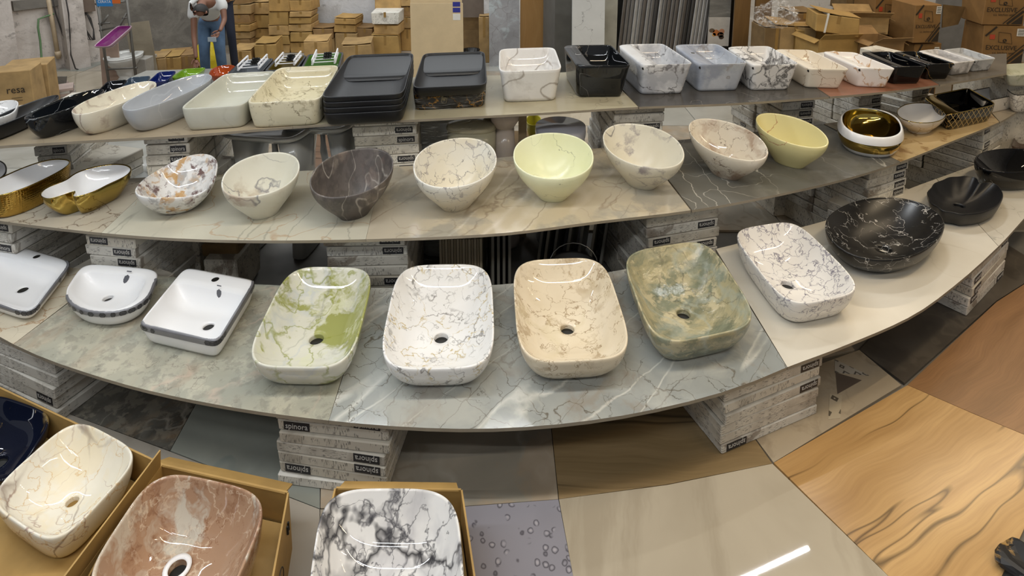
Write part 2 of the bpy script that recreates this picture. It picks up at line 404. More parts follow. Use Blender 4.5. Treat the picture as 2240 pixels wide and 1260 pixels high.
slab(S1F, S1B, Z1, -160, 29, -160, 238, marble('cream_crackled_tile', '#bdb39d', '#c8bfab', [Cc('#96704a', 9, .03, .8, .7, .42), Cc('#8f8470', 12, .02, .3)], .12, 3), 'cream marbled tile slab with brown cracks at the left end of the front shelf', g1)
slab(S1F, S1B, Z1, 29.5, 719, 242, 808, marble('speckled_grey_tile', '#9b9b8e', '#aaa796', [Bl('#c1bba8', 9, .08, .5, .8), Bl('#86847a', 24, .06, .5), ('streak', '#a08c78', 6, .08, .5, .5, .45), A('#c9b2a0', 3, .02, .5, .6, .45), A('#6f6a60', 9, .008, .6, 1.0, .48)], .16, 4, (0, 0, .3)), 'grey beige speckled tile slab under the square white basin and the green one', g1)
slab(S1F, S1B, Z1, 719.5, 1721.5, 812, 1562, marble('blue_grey_marble_tile', '#8f9391', '#a3a5a0', [A('#5f5648', 4, .006, .9, .6, .4), ('line', '#d3d2ca', 5, .010, .75, .12, .42), Cc('#4f483c', 9, .016, .85, .9, .50), ('line', '#5b544a', 6, .006, .8, .2, .45), Bl('#8f7f6c', 5, .04, .4), Bl('#b8b7ae', 3, .08, .5)], .12, 2, (0, 0, .7)), 'blue grey marble tile slab with brown cracks in the middle of the front shelf', g1)
slab(S1F, S1B, Z1, 1722.5, 2184, 1566, 2048, marble('plain_white_tile', '#cdc7b9', '#d6d0c3', [A('#b7ae9d', 2, .012, .4, .4, .45)], .24, 2), 'plain white tile slab under the purple veined basin', g1)
slab(S1F, S1B, Z1, 2184.5, 2330, 2049, 2330, marble('white_grey_veined_tile', '#c6c0b2', '#cfc9bc', [A('#8e8a80', 4, .006, .5, .5, .4)], .10, 2), 'white tile slab with fine grey veins at the right end of the front shelf', g1)
slab(S2F, S2B, Z2, -160, 221, -160, 352, marble('beige_cracked_tile', '#b5ab98', '#c1b7a4', [Cc('#5c4632', 7, .02, .85, .9, .45)], .14, 3), 'beige tile slab with dark cracks under the two gold basins', g2)
slab(S2F, S2B, Z2, 221.5, 800, 352.5, 838, marble('pale_grey_beige_tile', '#b8b4a4', '#c5c0ae', [A('#b08e6c', 3, .008, .6, .5, .42), ('line', '#7d7c73', 6, .012, .5, .4, .42)], .14, 2), 'pale grey tile slab with rusty veins left of the middle on the middle shelf', g2)
slab(S2F, S2B, Z2, 800.5, 1511, 838.5, 1398, marble('beige_streaked_tile', '#c0b399', '#b6ac99', [A('#7b6850', 3, .008, .45, .5, .5), ('line', '#d8cfbe', 4, .03, .6, .2, .4), ('line', '#857562', 5, .010, .6, .3, .4), Bl('#8f8e86', 3, .08, .6)], .14, 2, (0, 0, .5)), 'beige tile slab with diagonal streaks in the centre of the middle shelf', g2)
slab(S2F, S2B, Z2, 1514, 1969, 1402, 1798, marble('dark_grey_marble_tile', '#64635d', '#716f68', [('line', '#cfcabd', 4, .005, .9, .3, .42), A('#b9b5aa', 3, .004, .8, .3, .5), Bl('#56544e', 3, .08, .6)], .2, 2), 'dark grey tile slab with thin white veins on the middle shelf', g2)
slab(S2F, S2B, Z2, 1970, 2186, 1802, 2140, marble('sandy_travertine_tile', '#b39b70', '#c0a97f', [Bl('#7b5a35', 11, .055, .7, .5, .46)], .2, 3), 'sandy travertine tile slab under the gold banded basin', g2)
slab(S2F, S2B, Z2, 2187, 2330, 2144, 2330, marble('grey_brown_marble_tile', '#958b7b', '#a59b8a', [A('#4a4640', 3, .012, .6, .5, .4)], .2, 3), 'grey brown marble tile slab at the right end of the middle shelf', g2)
slab(S3F, S3B, Z3, -160, 640, -160, 690, marble('light_beige_tile', '#a2937b', '#ad9f87', [A('#84755f', 3, .006, .4, .5, .5)], .2, 2), 'beige tile slab at the left end of the back shelf', g3, 18)
slab(S3F, S3B, Z3, 640.5, 1396, 694, 1318, marble('greenish_beige_tile', '#a39a80', '#b0a78d', [A('#75705d', 4, .006, .5, .5, .5)], .2, 2), 'greenish beige tile slab under the stacked black basins on the back shelf', g3, 18)
slab(S3F, S3B, Z3, 1398, 1813, 1322, 1700, marble('charcoal_tile', '#45423f', '#514e4a', [A('#8a857c', 3, .004, .6, .5, .5)], .18, 2), 'charcoal tile slab under the grey veined basins on the back shelf', g3)
slab(S3F, S3B, Z3, 1816, 2054, 1704, 1950, wood('reddish_brown_tile', '#7d5340', '#8d6049', '#6d4636', .3, 0), 'reddish brown tile slab on the back shelf', g3)
slab(S3F, S3B, Z3, 2057, 2202, 1954, 2202, marble('grey_brown_tile', '#5d564c', '#6b6357', [], .25, 2), 'grey brown tile slab at the right end of the back shelf', g3)

# ------------------------------------------------------------------ wash basins
def Q(nl, nr, fr, fl):
    m = lambda a, b: ((a[0]+b[0])/2, (a[1]+b[1])/2)
    return dict(L=m(nl, fl), R=m(nr, fr), F=m(fl, fr), N=m(nl, nr))
def E4(L, R, F, N): return dict(L=L, R=R, F=F, N=N)
def proj(p):
    x, y, z = p[0], p[1], p[2]-CH
    f = y*math.cos(TH)-z*math.sin(TH); u = y*math.sin(TH)+z*math.cos(TH)
    return 1120+FPX*x/f, -FPX*u/f
def sup(n, y0=None):
    def f(a):
        c, s = math.cos(a), math.sin(a); e = 2.0/n
        return (math.copysign(abs(c)**e, c), math.copysign(abs(s)**e, s))
    return f
def lerp(a, b, t): return a+(b-a)*t
GB = {}
def basin(label, zs, mids, mat, n=4, base=.8, yb=None, H=None, th=.008, D=.8, k=3.0, drain=None, dz=0, wave=None, out=None,
          inner=None, baser=None, pw=.5, rim_mat=None, in_mat=None, rd=.026, group=None, na=72, name='wash_basin', cat_='basin', drop=None, holemat=None, foot=0, straight=False):
    out = out or sup(n)
    def frame(Hh):
        L, Rr = U(*mids['L'], zs+Hh), U(*mids['R'], zs+Hh); F_, N_ = U(*mids['F'], zs+Hh+dz), U(*mids['N'], zs+Hh-dz)
        c = (L+Rr+F_+N_)/4; u = (Rr-L)/2; v = (F_-N_)/2
        return Vector((c.x, c.y)), Vector((u.x, u.y)), Vector((v.x, v.y))
    b0 = baser or (-base, base, -base, base)
    sub = lambda p, r: (lerp(r[0], r[1], (p[0]+1)/2), lerp(r[2], r[3], (p[1]+1)/2))
    if H is None:
        lo, hi = .05, .30
        for _ in range(24):
            Hm = (lo+hi)/2; c, u, v = frame(Hm); my = -1e9
            for j in range(24):
                q = sub(out(2*PI*j/24), b0); my = max(my, proj((c.x+u.x*q[0]+v.x*q[1], c.y+u.y*q[0]+v.y*q[1], zs))[1])
            if my < yb: lo = Hm
            else: hi = Hm
        H = (lo+hi)/2
    c, u, v = frame(H)
    rz = math.atan2(v.y, v.x)-PI/2; cs, sn = math.cos(-rz), math.sin(-rz)
    rot = lambda q: (q[0]*cs-q[1]*sn, q[0]*sn+q[1]*cs)
    ul = rot(u); vl = rot(v)
    W = lambda q: (ul[0]*q[0]+vl[0]*q[1], ul[1]*q[0]+vl[1]*q[1])
    lu = math.hypot(*ul); lv = math.hypot(*vl)
    rimz = lambda q: dz*q[1]+(wave(q[0], q[1]) if wave else 0)
    if drain and abs(drain[0]) > 2:
        dp = U(drain[0], drain[1], zs+H-D*H)-Vector((c.x, c.y, 0)); det = u.x*v.y-u.y*v.x
        drain = ((dp.x*v.y-dp.y*v.x)/det, (u.x*dp.y-u.y*dp.x)/det)
        drain = (max(-.7, min(.7, drain[0])), max(-.8, min(.7, drain[1])))
        GB['last'] = drain
    vs = []; rings = []; mis = []
    def ring(pts, m=0): rings.append((len(vs), m)); vs.extend(pts)
    angs = [2*PI*j/na for j in range(na)]; o2 = [out(a) for a in angs]
    nT = 9
    for i in range(nT+1):
        t = i/nT
        sh = t if straight else math.sin(t*PI/2)**(pw*2)
        if foot and t < foot: sh = 0
        elif foot and not straight: sh = math.sin((t-foot)/(1-foot)*PI/2)**(pw*2)
        rr = tuple(lerp(b0[q], (-1, 1, -1, 1)[q], sh) for q in range(4))
        if i == 0: ring([W(sub(p, tuple(x*.96 for x in rr)))+(0,) for p in o2])
        ring([W(sub(p, rr))+(max(.004, t*(H+rimz(p)) if i < nT else H+rimz(p)-.004),) for p in o2])
    t_out = len(rings)
    tx, ty = th/lu, th/lv
    inn = inner or (-1, 1, -1, 1); I = (max(inn[0], -1)+tx, min(inn[1], 1)-tx, inn[2]+ty, inn[3]-ty)
    mixr = lambda t: tuple(lerp((-1, 1, -1, 1)[q], I[q], t) for q in range(4))
    b4 = min(.3, .004/max(th, .001))
    ring([W(sub(p, mixr(b4*.4)))+(H+rimz(p)-.001,) for p in o2], 1)
    ring([W(sub(p, mixr(b4)))+(H+rimz(p),) for p in o2], 1)
    ring([W(sub(p, mixr(1-b4)))+(H+rimz(sub(p, mixr(1-b4))),) for p in o2], 1)
    ring([W(sub(p, mixr(1)))+(H+rimz(sub(p, I))-.004,) for p in o2], 1)
    DD = D*H; dc = drain or ((I[0]+I[1])/2, (I[2]+I[3])/2); dw = W(dc)
    def ipt(a, r):
        p = out(a); q = sub(p, I); x, y = W(q)
        X = dw[0]+(x-dw[0])*r+rd*math.cos(a)*(1-r); Y = dw[1]+(y-dw[1])*r+rd*math.sin(a)*(1-r)
        return (X, Y, H-.004+rimz(q)*r-(DD-.004)*(1-r**k))
    for r in (.985, .96, .925, .88, .82, .74, .64, .5, .34, .18, .07, 0): ring([ipt(a, r) for a in angs], 2)
    if drain:
        zb = H-DD; ring([(dw[0]+rd*.97*math.cos(a), dw[1]+rd*.97*math.sin(a), zb-.003) for a in angs], 2)
        ring([(dw[0]+rd*.92*math.cos(a), dw[1]+rd*.92*math.sin(a), max(.002, zb-.022)) for a in angs], 2)
    fs = []; mi = []
    for i in range(len(rings)-1):
        a0 = rings[i][0]; b_ = rings[i+1][0]; m = rings[i+1][1]
        for j in range(na):
            j2 = (j+1) % na; fs.append((a0+j, a0+j2, b_+j2, b_+j)); mi.append(m)
    fs.append(tuple(range(na-1, -1, -1))); mi.append(0)
    lastr = rings[-1][0]
    if not drain: fs.append(tuple(range(lastr, lastr+na))); mi.append(2)
    mats = [mat, rim_mat or mat, in_mat or mat]
    root = empty(name, (c.x, c.y, zs), rz) 
    body = mesh('bowl', vs, fs, mats, root, True, mi)
    if drain:
        m = MB().lathe([(0.0001, 0), (rd*.93, 0), (rd*.93, .003), (0.0001, .003)], 24)
        hz = max(.002, H-DD-.020)
        d = m.build('drain_hole', holemat or DARK, root, loc=(dw[0], dw[1], hz))
    tag(root, label, cat_, group)
    root['H'] = H
    info = dict(root=root, H=H, W=W, out=out, rimz=rimz, b0=b0, pw=pw, ipt=ipt, lu=lu, lv=lv, sub=sub, I=I, foot=foot, straight=straight)
    return info
def add_hole(b, x, y, r=.013, name='tap_hole', depth=.012):
    """tap hole on a ledge: a ring and a dark well set in the surface"""
    px, py = b['W']((x, y)); z = b['H']+.0006
    m = MB(); m.lathe([(r*1.12, 0), (r, .0006), (r, .0002)], 24, 0)
    m.add([(r*math.cos(2*PI*j/24), r*math.sin(2*PI*j/24), .0003) for j in range(24)], [tuple(range(24))], 1)
    m.build(name, [WHITE, DARK], b['root'], loc=(px, py, z))
def side_hole(b, a, t=.8, r=.007):
    p = b['out'](a); q = b['sub'](p, tuple(lerp(b['b0'][i], (-1, 1, -1, 1)[i], t if b['straight'] else math.sin(t*PI/2)**(b['pw']*2)) for i in range(4)))
    x, y = b['W'](q); n = Vector(b['W']((0, -1))).normalized()
    m = MB(); m.tube([Vector((x, y, t*b['H']))-Vector((n.x, n.y, 0))*.004, Vector((x, y, t*b['H']))+Vector((n.x, n.y, 0))*.0015], r, 12)
    m.build('fixing_hole', DARK, b['root'])
TAPE = plain('grey_packing_tape', '#808084', .3, .3)
TAPEP = plain('tape_print', '#3b3b3e', .3, .2, var=0)
def tape(b, a0, a1, tlow=.74, nst=60):
    H = b['H']; vs = []; 
    def shp(t): return t if b['straight'] else math.sin(t*PI/2)**(b['pw']*2)
    def pt(a, t, off):
        p = b['out'](a); q = b['sub'](p, tuple(lerp(b['b0'][i], (-1, 1, -1, 1)[i], shp(t)) for i in range(4)))
        x, y = b['W'](q); d = math.hypot(x, y) or 1
        return (x*(1+off/d), y*(1+off/d), t*H)
    rr = random.Random(5)
    for i in range(nst+1):
        a = lerp(a0, a1, i/nst); j = rr.uniform(-.004, .004)
        vs += [pt(a, tlow+j, .0025), pt(a, (tlow+1)/2, .003), pt(a, .985, .003)]
        x, y, z = pt(a, 1, .001); vs.append((x, y, H+.0015+b['rimz'](b['out'](a))))
        x, y, z = pt(a, 1, -.006+j*.3); vs.append((x, y, H+.0015+b['rimz'](b['out'](a))))
    fs = [(i*5+k, (i+1)*5+k, (i+1)*5+k+1, i*5+k+1) for i in range(nst) for k in range(4)]
    tp = mesh('packing_tape', vs, fs, TAPE, b['root'], True)
    for i in range(13):
        m = MB()
        a = lerp(a0, a1, (i+.5)/13); c = Vector(pt(a, (tlow+1)/2+.01, .0045)); e = Vector(pt(a+.03, (tlow+1)/2+.01, .0045))-c; e.normalize()
        w1 = .013 if i % 3 else .009
        hx = [(1, 0), (.6, 1), (-.6, 1), (-1, 0), (-.6, -1), (.6, -1)]
        o = [c+e*w1*q[0]+Vector((0, 0, .0085*q[1])) for q in hx]; ii = [c+e*w1*.62*q[0]+Vector((0, 0, .0085*.55*q[1])) for q in hx]
        m.add(o+ii, [(q, (q+1) % 6, 6+(q+1) % 6, 6+q) for q in range(6)]); 
        bar = [c+e*w1*.45*sx+Vector((0, 0, .002*sz)) for sx, sz in ((-1, -1), (1, -1), (1, 1), (-1, 1))]; m.add(bar, [(0, 1, 2, 3)])
        m.build('tape_print', TAPEP, tp)
def emblem(b, a, r, size=.014):
    c = Vector(b['ipt'](a, r)); tx = (Vector(b['ipt'](a+.02, r))-Vector(b['ipt'](a-.02, r))).normalized(); tz = (Vector(b['ipt'](a, min(r+.01, 1)))-Vector(b['ipt'](a, r-.01))).normalized()
    n = tx.cross(tz); n = n if n.dot(Vector((0, 0, 1))) > 0 else -n
    c += n*.0012
    sh = [(0, -1.35), (.55, -.9), (.8, -.2), (.75, .7), (.3, .95), (0, 1.2), (-.3, .95), (-.75, .7), (-.8, -.2), (-.55, -.9)]
    m = MB().add([c+tx*size*q[0]+tz*size*q[1] for q in sh]+[c+tx*size*q[0]*.97+tz*size*q[1]*.97-n*.001 for q in sh], [tuple(range(10))]+[(i, (i+1) % 10, 10+(i+1) % 10, 10+i) for i in range(10)])
    c2 = c+tz*size*2.1; m.add([c2+tx*size*.75*x+tz*size*.16*y for x, y in ((-1, -1), (1, -1), (1, 1), (-1, 1))], [(0, 1, 2, 3)])
    m.build('printed_emblem', plain('emblem_print', '#55565c', .25, var=0), b['root'])

# ---- front shelf
gf = 'wash basins on the front shelf'
b = basin('white square basin with taped rim at the left end of the front shelf', Z1, Q((-92, 628), (55, 690), (172, 566), (-5, 528)), WHITE, n=7, base=.86, yb=690, rd=.019, th=.008, D=.86, k=4, drain=(50, 634), group=gf, inner=(-.97, .97, -.97, .55), pw=.3)
tape(b, -PI*.8, PI*.30); add_hole(b, .12, .78); 
b = basin('white half-round basin with taped rim on the front shelf', Z1, E4((150, 622), (330, 638), (267, 580), (212, 682)), WHITE, base=.78, yb=711, rd=.019, th=.009, D=.75, k=3.2, drain=(236, 652), group=gf,
          out=lambda a: (lambda p: (p[0], p[1] if p[1] < 0 else min(1, p[1]*1.0)))((lambda c, s: (math.copysign(abs(c)**(.92 if s < 0 else .35), c), s if s < 0 else math.copysign(abs(s)**.35, s)))(math.cos(a), math.sin(a))), inner=(-.98, .80, -.98, .72), pw=.35)
tape(b, -PI*.85, PI*.06, .76); emblem(b, PI*.475, .90)
b = basin('white square basin with tap hole and taped rim on the front shelf', Z1, Q((308, 700), (472, 752), (566, 603), (402, 587)), WHITE, n=11, base=.84, yb=778, rd=.020, th=.008, D=.86, k=5, drain=(456, 714), group=gf, inner=(-1, 1, -1, .52), pw=.3)
tape(b, -PI*.80, PI*.24); add_hole(b, .0, .74, .014); emblem(b, PI*.4998, .965, .013)
G_ = marble('green_swirl_ceramic', '#cfcdbf', '#dcdcd2', [('ridge', '#b9bec0', 5, .05, .6, .8, 0), Bl('#94974a', 3.2, .06, .9, 1.8), Bl('#d2d2b4', 9, .02, .7, 1.8, 0), A('#8b9142', 5, .02, .8, 1.0, .40), A('#77786a', 3, .012, .5, .6, .5)], .06, 3)
b = basin('green and white swirled oblong basin on the front shelf', Z1, Q((522, 792), (775, 800), (818, 578), (640, 578)), G_, n=4.2, base=.76, yb=842, drain=(692, 742), D=.82, k=3, group=gf, pw=.45)
b = basin('white oblong basin with short grey and gold flecks on the front shelf', Z1, Q((826, 800), (1082, 796), (1078, 570), (868, 574)), marble('fleck_ceramic', '#e2e0dc', '#e8e7e6', [A('#6e6a66', 11, .022, .85, .8, .54), A('#b39a4a', 12, .016, .85, .8, .55), A('#8b8784', 17, .02, .7, .9, .55)], .06, 3, (0, 0, .7)), n=4.2, base=.74, yb=844, drain=(965, 739), D=.82, k=3, group=gf, pw=.45)
b = basin('beige oblong basin with brown squiggles on the front shelf', Z1, Q((1136, 786), (1390, 776), (1322, 553), (1117, 566)), marble('beige_squiggle_ceramic', '#d8cab0', '#dfd3bd', [A('#8d7452', 13, .018, .85, 1.3, .52), Bl('#a48e6d', 9, .04, .75, 1.4, .50), A('#cdbf9f', 4, .04, .5)], .06, 3), n=4.2, base=.74, yb=829, drain=(1241, 720), D=.82, k=3, group=gf, pw=.45)
b = basin('mossy grey green stone-textured oblong basin on the front shelf', Z1, Q((1432, 756), (1668, 700), (1548, 520), (1352, 544)), marble('mossy_stone_ceramic', '#6f7562', '#8e8f78', [('streak', '#b0a580', 9, .13, .8, .8, .30), ('streak', '#5c614f', 16, .08, .6, .5, 0), Bl('#c3b795', 12, .05, .75, 1.0, .42), A('#4d4c3c', 5, .01, .6, .7, .5), A('#9fa79c', 4, .03, .5, .6, 0)], .14, 3, (0, 0, .9), bump=30), n=4.2, base=.76, yb=789, drain=(1495, 687), D=.82, k=3, group=gf, pw=.45)
b = basin('white oblong basin with purple grey branching veins on the front shelf', Z1, Q((1722, 672), (1892, 628), (1742, 480), (1588, 496)), marble('purple_vein_ceramic', '#dcd8d2', '#e4e0da', [Cc('#6a6578', 15, .035, .9, 1.0, .46), A('#5d586c', 11, .014, .85, 1.0, .48)], .07, 3), n=4.2, base=.80, yb=707, drain=(1723, 623), D=.82, k=3, group=gf, pw=.45)
def leaf(a):
    c, s = math.cos(a), math.sin(a); r = 1+.05*abs(math.cos(a))**12*1.2-.03*math.cos(2*a)
    return (c*r, math.copysign(abs(s)**.92, s)*r)
BV = marble('black_white_vein_ceramic', '#0e0e0f', '#161617', [A('#d5d2cc', 6, .005, .95, .8, .50), Cc('#cfccc6', 13, .018, .95, 1.0, .60)], .30, 2)
b = basin('large matte black oval basin with white veins and pointed ends on the front shelf', Z1, E4((1812, 490), (2064, 490), (1935, 432), (1930, 566)), BV, out=leaf, base=.72, yb=598, drain=(1933, 545), D=.72, k=2.4, group=gf, pw=.28, th=.008, wave=lambda x, y: .012*abs(x)**3-.004, rd=.024, foot=.12, holemat=plain('white_shelf_glimpse', '#cfc8ba', .4, var=0))
def shell(a):
    c, s = math.cos(a), math.sin(a); r = 1-.30*math.exp(-((a-1.05)/.20)**2)+.022*math.cos(12*a)*(1 if c < 0 else .2)
    return (c*r, s*r)
b = basin('matte black shell-shaped basin with scalloped rim on the front shelf', Z1, E4((2030, 425), (2196, 432), (2116, 380), (2105, 462)), BLACKM, out=shell, base=.80, yb=495, drain=(2097, 450), D=.8, k=2.4, group=gf, pw=.4, th=.007, rd=.022)
b = basin('glossy black round basin beside the shell-shaped one', Z1, E4((2131, 352), (2300, 352), (2215, 322), (2215, 374)), BLACKG, n=2.2, base=.72, yb=418, drain=(.3, -.1), D=.8, k=2.4, group=gf, pw=.45, th=.008)
b = basin('dark brown square basin at the far right end of the front shelf', Z1, Q((2205, 318), (2330, 330), (2330, 275), (2235, 275)), marble('dark_brown_ceramic', '#3a2a20', '#4a362a', [], .08), n=10, base=.85, yb=338, D=.8, k=6, group=gf, th=.008)

# ---- middle shelf
gm = 'wash basins on the middle shelf'
def hammered(name):
    t = NT(name); v = t.coords(9); vo = t.n('ShaderNodeTexVoronoi', feature='F1'); vo.inputs['Scale'].default_value = 110; vo.inputs['Randomness'].default_value = .25; t.l(v, vo.inputs['Vector'])
    t.bump(vo.outputs['Distance'], .35, .004); return t.set(hexc('#b8954a'), .16, 1.0)
b = basin('white bowl with thin dark rim cut off by the left edge of the photo', Z2, E4((-110, 385), (17, 366), (-50, 350), (-50, 405)), WHITE, n=2.3, base=.7, yb=440, D=.8, k=2.4, group=gm, rim_mat=DARK, th=.006)
b = basin('long oval basin, white inside and hammered gold outside', Z2, E4((10, 385), (100, 392), (140, 344), (-30, 425)), hammered('hammered_gold'), n=2.5, base=.85, yb=478, D=.82, k=3, group=gm, in_mat=WHITE, rim_mat=GOLD, th=.006, pw=.4)
def boat(a):
    c, s = math.cos(a), math.sin(a); r = 1.0
    x = c*.92; y = math.copysign(abs(s)**.8, s)
    x *= 1-.22*math.exp(-((y+.1)/.35)**2)*(1 if c < 0 else .4)
    w = math.exp(-(((a % (2*PI))-5.05)/.22)**2)
    return (x*(1-.15*w), y*(1-.42*w))
b = basin('wavy boat-shaped basin, white inside and mirror gold outside', Z2, E4((128, 390), (252, 402), (268, 357), (110, 434)), GOLD, out=boat, base=.66, yb=471, D=.8, k=3, group=gm, in_mat=WHITE, rim_mat=GOLD, th=.006, pw=.5, na=120)
SPK = marble('speckled_gold_maroon_ceramic', '#dcdad6', '#e4e3e1', [Bl('#9b9a9a', 14, .06, .7, 1.0, .45), Bl('#c09350', 11, .04, .85, 1.0, .45), Bl('#5f3d3a', 20, .035, .9, 1.0, .46)], .06, 3)
b = basin('white basin with wavy rim speckled in gold and maroon', Z2, E4((300, 408), (474, 382), (410, 338), (368, 428)), SPK, n=2.4, base=.45, yb=471, D=.85, k=2.1, dz=.02, group=gm, wave=lambda x, y: .014*x*y*2+.006*math.cos(3*x), th=.007, pw=.5)
def egg(lbl, m, mids, yb, dz=.035, th=.007, bs=.37, **kw): return basin(lbl, Z2, mids, m, n=2.15, base=bs, yb=yb, D=.86, k=2.0, dz=dz, group=gm, th=th, pw=.62, **kw)
MW = lambda nm, c1, c2, v, r=.3: marble(nm, c1, c2, v, r, 3)
egg('cream oval bowl with blue grey veins and a tan patch inside', MW('bone_vein_ceramic', '#d2cfbf', '#dad7ca', [A('#6d6c74', 4.5, .014, .85, .7, .42), Bl('#a5907a', 4, .05, .8, .8, .5)], .3), E4((484, 398), (656, 366), (577, 333), (567, 426)), 482)
egg('dark grey brown stone-striped oval bowl', marble('dark_stripe_stone', '#4a4441', '#5d5653', [('streak', '#80766c', 9, .10, .7, .3, 0), ('line', '#a8a198', 14, .018, .85, .12, .36), Bl('#3c3835', 30, .1, .5), Bl('#6b5348', 3, .07, .5)], .45, 5, (0, 0, 0), (1, .6, .5)), E4((678, 396), (862, 364), (778, 321), (764, 424)), 484)
egg('cream oval bowl with a net of thin purple grey cracks, its right side paler', MW('cream_crack_ceramic', '#d6ccb4', '#d9d6cc', [Cc('#5c5658', 12, .022, .85, 1.0, .46), A('#8a8488', 6, .012, .7, .9, .45)]), E4((905, 372), (1089, 346), (990, 297), (1000, 402)), 465)
egg('pale lime yellow oval bowl with faint grey marks', MW('lime_cream_ceramic', '#dbdcb4', '#e2e3c2', [A('#8b8e78', 5, .006, .7, .9, .56)], .22), E4((1122, 344), (1300, 346), (1208, 284), (1212, 384)), 444)
egg('cream oval bowl with a purple grey swirl on its front', MW('cream_swirl_ceramic', '#cfc8b4', '#d8d2c0', [Bl('#82787c', 4.5, .06, .85, 1.2, .42), A('#58545c', 3, .010, .85, .4, .45)]), E4((1318, 314), (1496, 334), (1392, 264), (1420, 358)), 417)
egg('glossy ivory oval bowl scribbled with brown and black lines', MW('ivory_scribble_ceramic', '#d2c8b5', '#dbd2c2', [A('#5d4a3c', 14, .020, .85, 1.3, .50), ('streak', '#94735a', 6, .07, .75, .8, .42)], .07), E4((1506, 292), (1676, 324), (1572, 257), (1612, 342)), 396)
egg('butter yellow oval bowl with thin red curved lines', MW('butter_line_ceramic', '#d8cc92', '#dcd29a', [('line', '#a0503c', 7, .010, .8, .5, .36)], .2), E4((1654, 272), (1808, 302), (1712, 247), (1752, 316)), 370, bs=.42)
# gold and white banded basin
b = basin('round white basin with mirror gold inside and gold band around its belly', Z2, E4((1838, 262), (1972, 275), (1900, 233), (1912, 296)), WHITE, n=2.3, base=.86, yb=346, D=.8, k=3, dz=.012, group=gm, in_mat=GOLD, th=.010, pw=.5)
# swell the belly of that basin and colour the band
me = b['root'].children[0].data
H_ = b['H']
for vtx in me.vertices:
    x, y, z = vtx.co; rr_ = math.hypot(x/b['lu'], y/b['lv'])
    f_ = 1+.13*math.sin(PI*max(0, min(1, z/H_)))
    vtx.co.x *= f_; vtx.co.y *= f_
for p in me.polygons:
    if p.material_index == 0:
        zc = p.center.z/H_
        if .30 < zc-.06*p.center.y/b['lv'] < .68: p.material_index = 2
b = basin('small white bowl with gold rim and gold cracked pattern outside', Z2, E4((1962, 243), (2071, 248), (2018, 224), (2014, 268)), marble('white_gold_crack_ceramic', '#ddd3c4', '#e2d9cb', [Cc('#a08650', 17, .03, .9, .3, .35)], .10, 3), n=2.1, base=.52, yb=294, D=.85, k=2.1, group=gm, in_mat=WHITE, rim_mat=GOLD, th=.005, pw=.5, foot=.1)
def diamond_mat():
    t = NT('black_gold_diamond_ceramic'); v = t.coords(1)
    fs = []
    tcn = t.n('ShaderNodeTexCoord'); nn_ = t.n('ShaderNodeSeparateXYZ'); t.l(tcn.outputs['Normal'], nn_.inputs[0])
    isx = t.math('GREATER_THAN', t.math('ABSOLUTE', nn_.outputs[0]), t.math('ABSOLUTE', nn_.outputs[1]))
    for rz_ in (1, -1):
        sx = t.n('ShaderNodeSeparateXYZ'); t.l(v, sx.inputs[0])
        s_ = t.math('ADD', t.math('MULTIPLY', sx.outputs[1], isx), t.math('MULTIPLY', sx.outputs[0], t.math('SUBTRACT', 1.0, isx))); z_ = t.math('MULTIPLY', sx.outputs[2], float(rz_)*.8)
        k_ = t.math('MULTIPLY', t.math('ADD', s_, z_), 26.0); fr = t.math('FRACT', k_); fs.append(t.math('LESS_THAN', t.math('ABSOLUTE', t.math('SUBTRACT', fr, .5)), .06))
    f = t.math('MAXIMUM', fs[0], fs[1])
    return t.set(t.mix(f, hexc('#060606'), hexc('#b59a62')), .08)
b = basin('black square basin with gold diamond lattice sides and gold rim', Z2, Q((2068, 250), (2190, 228), (2110, 190), (2026, 211)), diamond_mat(), n=9, base=.88, yb=284, D=.82, k=6, group=gm, in_mat=BLACKG, rim_mat=GOLD, th=.007, inner=(-.55, 1, -1, 1), pw=.5)
b = basin('small white square basin with black line marks outside', Z2, Q((2150, 222), (2228, 206), (2185, 186), (2122, 198)), marble('white_scratch_ceramic', '#d6cfc4', '#ddd6cb', [A('#4a4640', 12, .012, .9, .9, .54)], .1, 3), n=9, base=.86, yb=250, D=.82, k=6, group=gm, in_mat=WHITE, rim_mat=DARK, th=.006)
b = basin('white basin with maze-like black print outside at the right edge of the photo', Z2, Q((2225, 205), (2330, 196), (2290, 150), (2172, 176)), marble('white_maze_ceramic', '#d6cfc4', '#ddd6cb', [Cc('#4b463f', 30, .05, .9, .5, .4)], .1, 3), n=6, base=.86, yb=246, D=.82, k=5, group=gm, in_mat=WHITE, rim_mat=DARK, th=.006)

# ---- back shelf
gb = 'wash basins on the back shelf'
bb = lambda lbl, m, mids, yb, **kw: basin(lbl, Z3, mids, m, yb=yb, group=gb, **kw)
bb('white basin with black flecks at the far left of the back shelf', marble('white_black_fleck', '#d8d8d8', '#e0e0e0', [A('#333', 14, .01, .9, .9, .57)] if 0 else [A('#333333', 14, .01, .9, .9, .57)], .1), E4((-70, 250), (42, 232), (-10, 222), (-30, 262)), 300, n=3, base=.7, th=.007)
bb('matte black oval basin with flared rim at the left end of the back shelf', BLACKM, E4((10, 245), (58, 250), (130, 206), (-60, 290)), 311, n=2.0, base=.66, th=.006, k=2.2, pw=.35)
BM = marble('black_marble_gloss', '#0d1014', '#14181d', [A('#8c9196', 3, .003, .8, .4, .5)], .05, 2)
bb('glossy black oval basin with fine white veins', BM, E4((121, 220), (166, 231), (227, 194), (59, 260)), 303, n=2.1, base=.72, th=.008, k=2.6, pw=.45)
